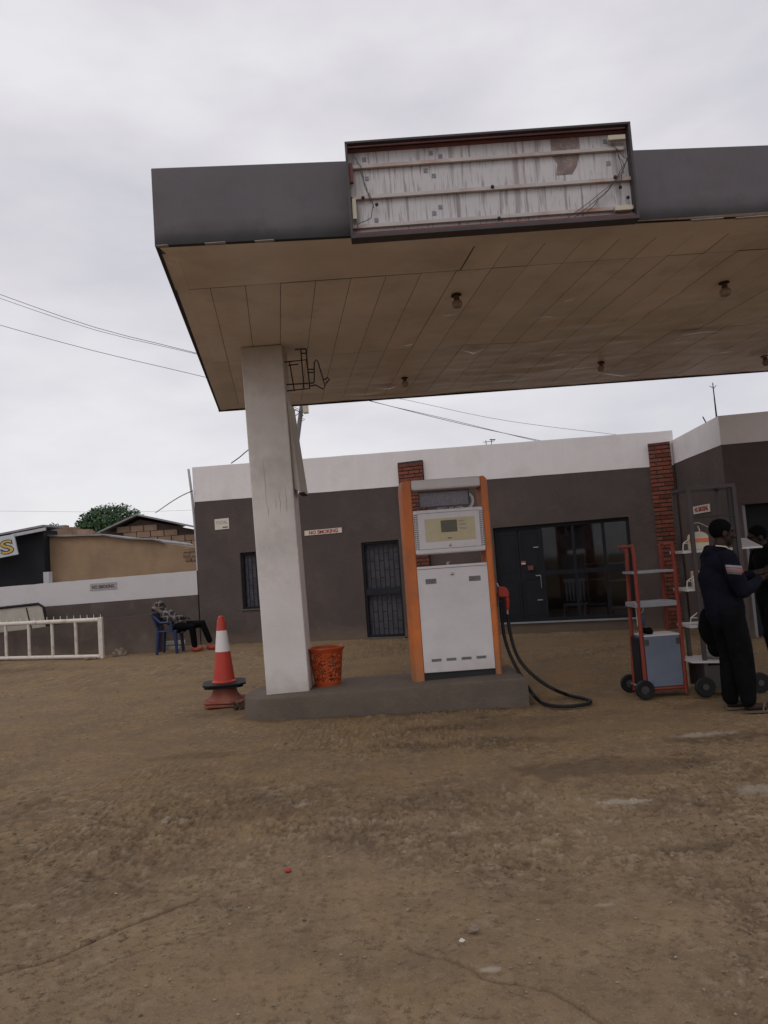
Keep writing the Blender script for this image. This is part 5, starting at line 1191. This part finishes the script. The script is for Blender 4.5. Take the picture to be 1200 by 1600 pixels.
# second person, mostly cut by the right edge, facing the first
QX, QY = P(1214, 1062, 7.95).x, 7.95
m2 = thing('person', (QX, QY, 0), 'person in black cut off by the right edge of the photo, handing something over', 'person', 'people on the forecourt')
J3 = Matrix.Rotation(R(180), 3, 'Z')
b = MB(); hc2 = (QX-.05, QY, 1.53); head(b, hc2, J3 @ Matrix.Rotation(R(14), 3, 'Y'))
limb(b, [(QX+.02, QY, 1.30), (QX-.01, QY, 1.45)], [.062, .056]); limb(b, [(QX+.05, QY, .90), (QX+.06, QY, 1.12), (QX+.03, QY, 1.32)], [.12, .12, .11])
for s_ in (-1, 1):
    limb(b, [(QX+.03, QY+.19*s_, 1.32), (QX-.03, QY+.20*s_, 1.06)], [.05, .042]); limb(b, [(QX-.03, QY+.20*s_, 1.06), (QX-.22, QY+.06*s_-.15, 1.13)], [.042, .027])
    hand(b, (QX-.225, QY+.06*s_-.15, 1.132), (-1, -.25, .15), (0, 0, 1), 1.0, .5, s_)
    xx = -.04 if s_ < 0 else .06
    limb(b, [(QX+.05, QY+.09*s_, .92), (QX+.0+xx, QY+.09*s_, .50), (QX+.05+xx, QY+.09*s_, .09)], [.085, .055, .036]); limb(b, [(QX+.05+xx, QY+.09*s_, .045), (QX-.09+xx, QY+.09*s_, .03)], [.04, .03])
    for k in range(5): limb(b, [(QX-.09+xx, QY+.09*s_-.034+.017*k, .030), (QX-.15+xx, QY+.09*s_-.038+.019*k, .024)], [.012, .0095], 8)
remeshed(b, 'body', 'skin', m2, .008, 2)
b = MB(); rot = J3 @ Matrix.Rotation(R(14), 3, 'Y'); b.ball(Vector(hc2)+rot @ Vector((-.022, 0, .036)), (.100, .083, .095), rot, 24, 16); remeshed(b, 'hair', 'hair', m2, .009, 1)
b = MB(); limb(b, [(QX+.05, QY, .86), (QX+.06, QY, 1.1), (QX+.04, QY, 1.34)], [.165, .16, .13], 20); b.ball((QX+.04, QY, 1.28), (.13, .22, .13))
for s_ in (-1, 1): limb(b, [(QX+.03, QY+.20*s_, 1.33), (QX-.03, QY+.22*s_, 1.06)], [.078, .064]); limb(b, [(QX-.03, QY+.22*s_, 1.06), (QX-.19, QY+.08*s_-.12, 1.12)], [.06, .042])
remeshed(b, 'jacket', 'blackcloth', m2, .01, 3)
b = MB(); b.ball((QX+.05, QY, .90), (.135, .165, .13))
for s_ in (-1, 1): xx = -.04 if s_ < 0 else .06; limb(b, [(QX+.05, QY+.09*s_, .88), (QX+.0+xx, QY+.09*s_, .50), (QX+.05+xx, QY+.09*s_, .10)], [.118, .09, .068], 18)
remeshed(b, 'trousers', 'blackcloth', m2, .01, 3)
for s_ in (-1, 1):
    xx = -.04 if s_ < 0 else .06; b = MB(); b.box((QX-.17+xx, QY+.09*s_-.05, -.004), (QX+.11+xx, QY+.09*s_+.05, .014)); b.tube([(QX-.06+xx, QY+.09*s_-.045, .012), (QX-.06+xx, QY+.09*s_, .07), (QX-.06+xx, QY+.09*s_+.045, .012)], .008, 6); b.build('sandal', 'sandal', m2, bevel=.008)
# phone passed between them, its greenish screen light painted as plain green
q = P(1193, 903, 7.0); b = MB(); b.box((QX-.36, QY-.30, 1.15), (QX-.30, QY-.16, 1.165)); tag(b.build('packet', mat('phone_glow_green', (.05, .30, .17), .5, .1, 10, 0), root=(QX-.33, QY-.23, 1.15), bevel=.003), 'phone held between the two standing people, its screen glow painted green', 'packet')

# sleeping man on blue chair
CX0, CY0 = -4.93, 15.85
k72 = 72.0
def SPt(u, v, dy=0): p = P(u, v, CY0+dy); return (p.x, CY0+dy, p.z)
ch = thing('plastic_chair', (CX0, CY0, 0), 'blue plastic armchair tucked against the end of the low wall', 'chair')
b = MB()
sx0, sx1 = SPt(252, 986)[0], SPt(278, 986)[0]; sz = SPt(265, 985)[2]
b.box((sx0, CY0-.22, sz-.02), (sx1+.04, CY0+.22, sz+.012)); b.build('seat', 'blue_chair', ch, bevel=.01)
b = MB(); tb = SPt(242, 959); b.hexa([(sx0-.02, CY0-.22, sz), (sx0+.02, CY0-.22, sz), (sx0+.02, CY0+.22, sz), (sx0-.02, CY0+.22, sz)], [(tb[0]-.02, CY0-.24, tb[2]), (tb[0]+.02, CY0-.24, tb[2]+.02), (tb[0]+.02, CY0+.24, tb[2]+.02), (tb[0]-.02, CY0+.24, tb[2])]); b.build('backrest', 'blue_chair', ch, bevel=.01)
for s_ in (-1, 1):
    yy = CY0+.24*s_
    b = MB(); a = SPt(244, 962); m_ = SPt(256, 972); e_ = SPt(272, 971); b.tube([(a[0], yy, a[2]), (m_[0], yy, m_[2]), (e_[0], yy, e_[2])], [.03, .028, .03], 8); b.tube([(e_[0]-.0, yy, e_[2]), (e_[0]+.01, yy, sz-.02)], [.035, .04], 8); b.build('armrest', 'blue_chair', ch, smooth=True)
    b = MB(); b.tube([(sx1+.0, yy*1-.02*s_, sz), (sx1+.03, yy, 0)], [.045, .032], 8); b.build('leg', 'blue_chair', ch, smooth=True)
    b = MB(); b.tube([(sx0, yy-.02*s_, sz), (sx0-.04, yy, 0)], [.045, .032], 8); b.build('leg', 'blue_chair', ch, smooth=True)
m3 = thing('person', (CX0+.3, CY0, 0), 'sleeping person in plaid hood and shirt slumped back in the blue chair', 'person', 'people on the forecourt')
hip = Vector(SPt(281, 979)); chest = Vector(SPt(262, 962)); neck = Vector(SPt(256, 957)); hd_ = Vector(SPt(250, 949))
b = MB(); rot3 = Matrix.Rotation(R(-62), 3, 'Y'); head(b, hd_, rot3, 1.0); limb(b, [chest, neck, hd_], [.09, .055, .055])
limb(b, [hip, (hip+chest)/2+Vector((0, 0, .01)), chest], [.12, .11, .12])
legs = ((-1, SPt(302, 979), SPt(306, 1010), SPt(316, 1018)), (1, SPt(315, 975), SPt(326, 1003), SPt(331, 1014)))
for s_, kn, an_, ft in legs:
    off = Vector((0, .09*s_, 0)); limb(b, [hip+off, Vector(kn)+off, Vector(an_)+off], [.08, .055, .038]); f_ = Vector(an_)+off; f_.z = .06; limb(b, [f_, f_+Vector((.15, 0, -.02))], [.035, .028])
for s_ in (-1, 1):
    sh_ = chest+Vector((.0, .17*s_, .01)); el_ = Vector(SPt(268, 968))+Vector((0, .24*s_, 0)); wr = Vector(SPt(287, 967))+Vector((0, .04*s_, .03)); limb(b, [sh_, el_], [.045, .038]); limb(b, [el_, wr], [.038, .025]); hand(b, wr, (1, -.5*s_, -.1), (0, 0, -1), 1, .4, s_)
remeshed(b, 'body', 'skin', m3, .01, 2)
b = MB(); limb(b, [hip+Vector((.02, 0, 0)), (hip+chest)/2+Vector((0, 0, .02)), chest], [.15, .15, .155], 18); b.ball(chest, (.14, .21, .13))
for s_ in (-1, 1):
    sh_ = chest+Vector((.0, .17*s_, .01)); el_ = Vector(SPt(268, 968))+Vector((0, .24*s_, 0)); wr = Vector(SPt(284, 967))+Vector((0, .05*s_, .03)); limb(b, [sh_, el_, wr], [.07, .06, .045])
remeshed(b, 'plaid_shirt', 'plaid', m3, .012, 2)
b = MB(); b.ball(hd_+Vector((-.02, 0, .02)), (.13, .12, .115), rot3); limb(b, [hd_+Vector((0, 0, -.03)), neck+Vector((0, 0, .01))], [.11, .10]); b.ball(hd_+Vector((-.12, 0, -.03)), (.07, .09, .06))
remeshed(b, 'plaid_hood', 'plaid', m3, .012, 1)
b = MB(); b.ball(hip, (.16, .17, .14))
for s_, kn, an_, ft in legs: off = Vector((0, .09*s_, 0)); limb(b, [hip+off, Vector(kn)+off, Vector(an_)+off+Vector((0, 0, .03))], [.11, .085, .062])
remeshed(b, 'trousers', 'blackcloth', m3, .012, 2)
for s_, kn, an_, ft in legs:
    f_ = Vector(an_)+Vector((0, .09*s_, 0)); f_.z = .0; b = MB(); b.ball(f_+Vector((.05, 0, .045)), (.14, .05, .05)); b.ball(f_+Vector((-.02, 0, .07)), (.055, .048, .06)); remeshed(b, 'shoe', 'shoe', m3, .01, 1)
    b = MB(); b.ball(f_+Vector((.12, -.01, .065)), (.06, .045, .035)); b.build('shoe_toe', 'shoe', m3, smooth='all')

# ------------------------------------------------------------------ red trolley
tx0, tx1, ty0, ty1 = 2.47, 2.90, 7.55, 7.85
tr_ = thing('hand_trolley', ((tx0+tx1)/2, ty0, 0), 'red tube hand trolley with grey shelves and a blue grey tin box', 'trolley')
zt4 = P(990, 853, ty0).z
def tpost(xa, xb, y_):
    b = MB(); b.tube([(xa, y_, .03), (xa+(xb-xa)*.5, y_, zt4*.5), (xb, y_, zt4-.08), (xb-.01 if xb < 2.6 else xb-.01, y_, zt4)], .0205, 10); b.build('upright', 'trolley', tr_, smooth=True)
tpost(tx0+.03, tx0+.035, ty0); tpost(tx0+.01, tx0+.06, ty1); tpost(tx1, tx1+.005, ty0); tpost(tx1-.02, tx1-.01, ty1)
b = MB()
for xx, yy in ((tx0+.025, ty0), (tx0+.05, ty1), (tx1-.005, ty0)): b.tube([(xx+.005, yy, zt4), (xx-.07, yy, zt4-.005)], .017, 8, round_=True)
split(b.build('handle', 'trolley', tr_, smooth=True), 'handle')
b = MB(); b.tube([(tx0+.03, ty0, .085), (tx1, ty0, .085)], .018, 8); b.tube([(tx0+.03, ty1, .085), (tx1, ty1, .085)], .018, 8); b.tube([(tx1, ty0, .085), (tx1, ty1, .085)], .018, 8); b.tube([(tx0+.03, ty0, .085), (tx0+.03, ty1, .085)], .018, 8); b.build('bottom_rail', 'trolley', tr_, smooth=True)
b = MB(); b.tube([(tx0-.01, ty0-.07, .10), (tx0-.01, ty1+.07, .10)], .012, 8); b.build('axle', 'chrome', tr_)
for yy in (ty0-.07, ty1+.05):
    b = MB(); c = Vector((tx0-.005 if yy < 7.6 else tx0-.02, yy, .095))
    prof = [(.04, -.018), (.085, -.022), (.095, -.014), (.095, .014), (.085, .022), (.04, .018)]; n = 28; vs = []; fs = []
    for r_, h_ in prof:
        for k in range(n): a = 2*math.pi*k/n; vs.append((c.x+r_*math.cos(a), c.y+h_, c.z+r_*math.sin(a)))
    for i in range(len(prof)-1):
        for k in range(n): fs.append((i*n+k, i*n+(k+1) % n, (i+1)*n+(k+1) % n, (i+1)*n+k))
    b.add(vs, fs); wh = b.build('wheel', 'rubber', tr_, smooth=True)
    b = MB(); b.tube([c+Vector((0, -.014, 0)), c+Vector((0, .014, 0))], .042, 18); b.tube([c+Vector((0, -.03, 0)), c+Vector((0, .02, 0))], .014, 10); b.build('hub', 'cartgrey', wh, smooth=True)
for pyx in (893, 944):
    z = P(1025, pyx, ty0).z; th = .024 if pyx < 900 else .05
    b = MB(); b.box((tx0+.0, ty0-.012, z-th/2), (tx1+.0, ty1+.012, z+th/2)); b.build('shelf', 'shelfgrey', tr_, bevel=.004)
zb1 = P(1030, 993, ty0).z; b = MB(); b.box((tx0+.052, ty0-.02, .105), (tx1-.022, ty1-.0, zb1)); b.build('tin_box', 'trolleygrey', tr_, bevel=.006)
b = MB(); b.box((tx0+.01, ty0+.03, .10), (tx0+.05, ty1-.03, zb1-.02)); b.build('side_board', 'navy', tr_)
b = MB(); b.box((tx0+.05, ty0-.022, zb1-.002), (tx1-.02, ty1-.02, zb1+.012)); b.build('box_lid', 'shelfwhite', tr_)
for dx_ in (0, 1):
    b = MB(); xx = tx0+.055 if dx_ == 0 else tx1-.06; b.box((xx, ty0-.025, zb1-.09), (xx+.04, ty0-.019, zb1-.03)); b.build('corner_patch', 'cartgrey', tr_)
b = MB(); q = Vector((tx0+.14, ty0+.1, zb1+.012))
for k in range(7): b.ball(q+Vector((rnd.uniform(-.05, .05), rnd.uniform(-.04, .04), .02+rnd.random()*.02)), (.04, .035, .03), n=10, m=7)
tag(b.build('cloth_bundle', 'blackcloth', root=q, smooth='all'), 'crumpled black cloth lying on top of the blue grey tin box', 'cloth')
fz = P(1006, 944, ty0+.1).z; fl_ = thing('blue_flask', (tx0+.085, ty0+.12, zb1+.2), 'blue flask with a cream handle hanging under the trolley shelf', 'flask')
c = Vector((tx0+.085, ty0+.12, fz-.02))
b = MB(); b.lathe(tuple(c), [(.033, -.20), (.036, -.19), (.036, -.09), (.028, -.075)], 18); b.build('flask_body', 'flask', fl_, smooth=True)
b = MB(); b.tube([c+Vector((-.038, 0, -.2)), c+Vector((-.04, 0, -.02)), c+Vector((-.03, 0, 0)), c+Vector((.025, 0, 0)), c+Vector((.035, 0, -.04)), c+Vector((.01, 0, -.075)), c+Vector((-.03, 0, -.07))], .005, 6); b.build('handle', 'beigepack', fl_, smooth=True)

# ------------------------------------------------------------------ grey display cart
gx0, gx1, gy0, gy1 = 3.035, 3.525, 7.38, 7.75
ct = thing('display_cart', ((gx0+gx1)/2, gy0, 0), 'tall grey framed vendor cart on wheels with white shelves, behind the hooded person', 'cart')
zt5 = P(1118, 757, gy0).z
for xx, yy in ((gx0, gy0), (gx1-.035, gy0), (gx0+.002, gy1), (gx1-.037, gy1)):
    b = MB(); b.box((xx, yy, .07), (xx+.04, yy+.035, zt5-.036)); b.build('post', 'cartgrey', ct, bevel=.003)
b = MB(); b.box((gx0, gy0, zt5-.036), (gx1, gy0+.035, zt5)); b.box((gx0, gy1, zt5-.036), (gx1, gy1+.035, zt5)); b.box((gx0+.001, gy0+.035, zt5-.035), (gx0+.036, gy1, zt5-.001)); b.box((gx1-.036, gy0+.035, zt5-.035), (gx1-.001, gy1, zt5-.001)); b.build('top_frame', 'cartgrey', ct)
zc = P(1120, 806, gy0).z; b = MB(); b.box((gx0+.04, gy0+.005, zc-.012), (gx1-.035, gy0+.03, zc+.012)); b.build('cross_bar', 'rod', ct)
b = MB(); b.box((gx1-.075, gy0+.012, .6), (gx1-.036, gy0+.034, zt5-.04)); b.build('inner_post', 'rod', ct)
zk = P(1105, 1037, gy0).z
b = MB(); b.box((gx0+.04, gy0+.004, .08), (gx1-.035, gy1, zk-.02)); b.build('lower_box', 'cartgrey', ct, bevel=.004)
b = MB(); b.hexa([(gx0-.13, gy0-.03, zk+.02), (gx1-.02, gy0-.03, zk-.02), (gx1-.02, gy1+.03, zk-.02), (gx0-.13, gy1+.03, zk+.02)], [(gx0-.13, gy0-.03, zk+.035), (gx1-.02, gy0-.03, zk+.018), (gx1-.02, gy1+.03, zk+.018), (gx0-.13, gy1+.03, zk+.035)]); b.build('shelf', 'shelfwhite', ct)
for v, lab in ((862, 0), (922, 1), (980, 2)):
    z = P(1075, v, gy0).z; b = MB(); xe = gx1+.22 if v == 862 else gx1
    b.box((gx0-.085, gy0+.03, z-.016), (gx1, gy0+.045, z+.012)); b.box((gx0-.085, gy1-.01, z-.016), (gx1, gy1+.005, z+.012)); b.box((gx0-.085, gy0+.045, z-.015), (gx0-.072, gy1-.01, z+.013))
    for k in range(14): xx = gx0-.06+k*(gx1-gx0+.05)/14; b.box((xx, gy0+.045, z-.012), (xx+.008, gy1-.01, z-.006))
    if v == 862:      # the top tray continues past the right post as a tilted wire rack
        for k in range(9): xx = gx1+.01+k*.026; b.hexa([(xx, gy0+.04, z-.01), (xx+.012, gy0+.04, z-.01), (xx+.012, gy1, z+.085), (xx, gy1, z+.085)], [(xx, gy0+.04, z), (xx+.012, gy0+.04, z), (xx+.012, gy1, z+.095), (xx, gy1, z+.095)])
        b.box((gx1, gy0+.03, z-.012), (xe, gy0+.04, z+.006)); b.box((gx1, gy1, z+.08), (xe, gy1+.01, z+.097))
    b.tube([(gx0-.08, gy0+.035, z+.01), (gx0-.07, gy0+.035, z+.085), (gx0+.0, gy0+.035, z+.13)], .006, 6); b.tube([(gx0-.07, gy0+.035, z+.085), (gx0+.03, gy0+.035, z+.08)], .005, 6)
    b.build('basket_shelf', 'shelfwhite', ct)
for k, (xx, yy) in enumerate(((gx0-.02, gy0-.02), (gx1+.04, gy0+.0))):
    b = MB(); c = Vector((xx, yy, .105)); b.tube([c+Vector((-.0, -.02, 0)), c+Vector((0, .02, 0))], .10, 26); wh = b.build('wheel', 'rubber', ct, smooth=True, bevel=.01); b = MB(); b.tube([c+Vector((0, -.026, 0)), c+Vector((0, .0, 0))], .03, 14); b.build('hub', 'cartgrey', wh, smooth=True)
# goods on the cart
def goods(u, v, w__, h__, m, label, name='packet', dy=.12, cat='packet'):
    p = P(u, v, gy0+dy); b = MB(); b.box((p.x-w__/2, gy0+dy, p.z), (p.x+w__/2, gy0+dy+.05, p.z+h__)); tag(b.build(name, m, root=(p.x, gy0+dy, p.z), bevel=.006), label, cat)
z1_ = P(1075, 862, gy0).z
q = Vector((gx0+.12, gy0+.16, z1_+.016)); b = MB(); b.prism([(q.x-.08, q.z), (q.x+.12, q.z)]+[(q.x+.02+.10*math.cos(a), q.z+.12+.06*math.sin(a)) for a in [math.pi*k/8 for k in range(9)]], q.y, q.y+.04)
o = tag(b.build('packet', 'beigepack', root=q), 'rounded cream packet with orange print on the top cart shelf behind the hood', 'packet')
b = MB(); b.box((q.x-.08, q.y-.004, q.z+.07), (q.x+.12, q.y-.001, q.z+.11)); b.build('print_band', 'orangepack', o)
z2_ = P(1075, 922, gy0).z; q = Vector((gx0+.07, gy0+.16, z2_+.016)); b = MB(); b.box((q.x-.03, q.y, q.z), (q.x+.10, q.y+.05, q.z+.16)); o = tag(b.build('packet', 'beigepack', root=q, bevel=.005), 'cream packet with orange top on the middle cart shelf', 'packet')
b = MB(); b.box((q.x-.028, q.y-.004, q.z+.11), (q.x+.098, q.y-.001, q.z+.15)); b.build('print_band', 'orangepack', o)
b = MB(); b.tube(smoothp([P(1083, 818, gy0+.1), P(1092, 817, gy0+.1), P(1103, 822, gy0+.1), P(1112, 826, gy0+.1)]), .004, 5); b.tube(smoothp([P(1088, 836, gy0+.1), P(1093, 830, gy0+.1), P(1090, 822, gy0+.1)]), .006, 5)
tag(b.build('hanging_cable', 'shelfwhite', root=P(1083, 818, gy0+.1)), 'thin pale cable dangling inside the top of the grey cart', 'cable')
p = Vector((gx0+.20, gy0+.15, zk+.03)); b = MB(); b.lathe(tuple(p), [(.10, 0), (.12, .02), (.125, .05)], 24); b.lathe(tuple(p), [(.118, .05), (.12, .075)], 24); tag(b.build('cooking_pan', 'chrome', root=p, smooth=True), 'dull metal pan standing on the low white cart shelf', 'pan')
# black bag slung from the cart post, in front of it
bg_ = thing('shoulder_bag', (gx0+.12, gy0-.2, .5), 'bulging black bag hanging behind the hooded person over the cart shelf', 'bag')
b = MB(); p0 = P(1118, 965, 7.1); p1 = P(1112, 1003, 7.1)
b.ball(P(1112, 985, 7.1), (.12, .09, .17), Matrix.Rotation(R(-14), 3, 'Y')); b.ball(P(1108, 965, 7.1), (.09, .07, .10)); b.ball(P(1119, 1012, 7.1), (.08, .07, .09))
remeshed(b, 'bag_body', 'blackcloth', bg_, .012, 3)
b = MB(); b.tube(smoothp([P(1110, 960, 7.08), P(1108, 925, 7.05), P(1114, 890, 7.0), P(1122, 875, 6.95)]), .012, 6); b.tube([P(1106, 953, 7.0), P(1114, 963, 7.0), P(1120, 975, 7.0), P(1123, 984, 7.0)], [.008, .014, .012, .006], 6); b.build('strap', 'orangepack' if False else 'blackcloth', bg_)
b = MB(); b.tube([P(1105, 951, 6.98), P(1113, 960, 6.98), P(1119, 972, 6.98), P(1122, 982, 6.98)], [.006, .013, .012, .005], 6); b.build('piping', 'plate', bg_)
print('objects', len(COL.objects))
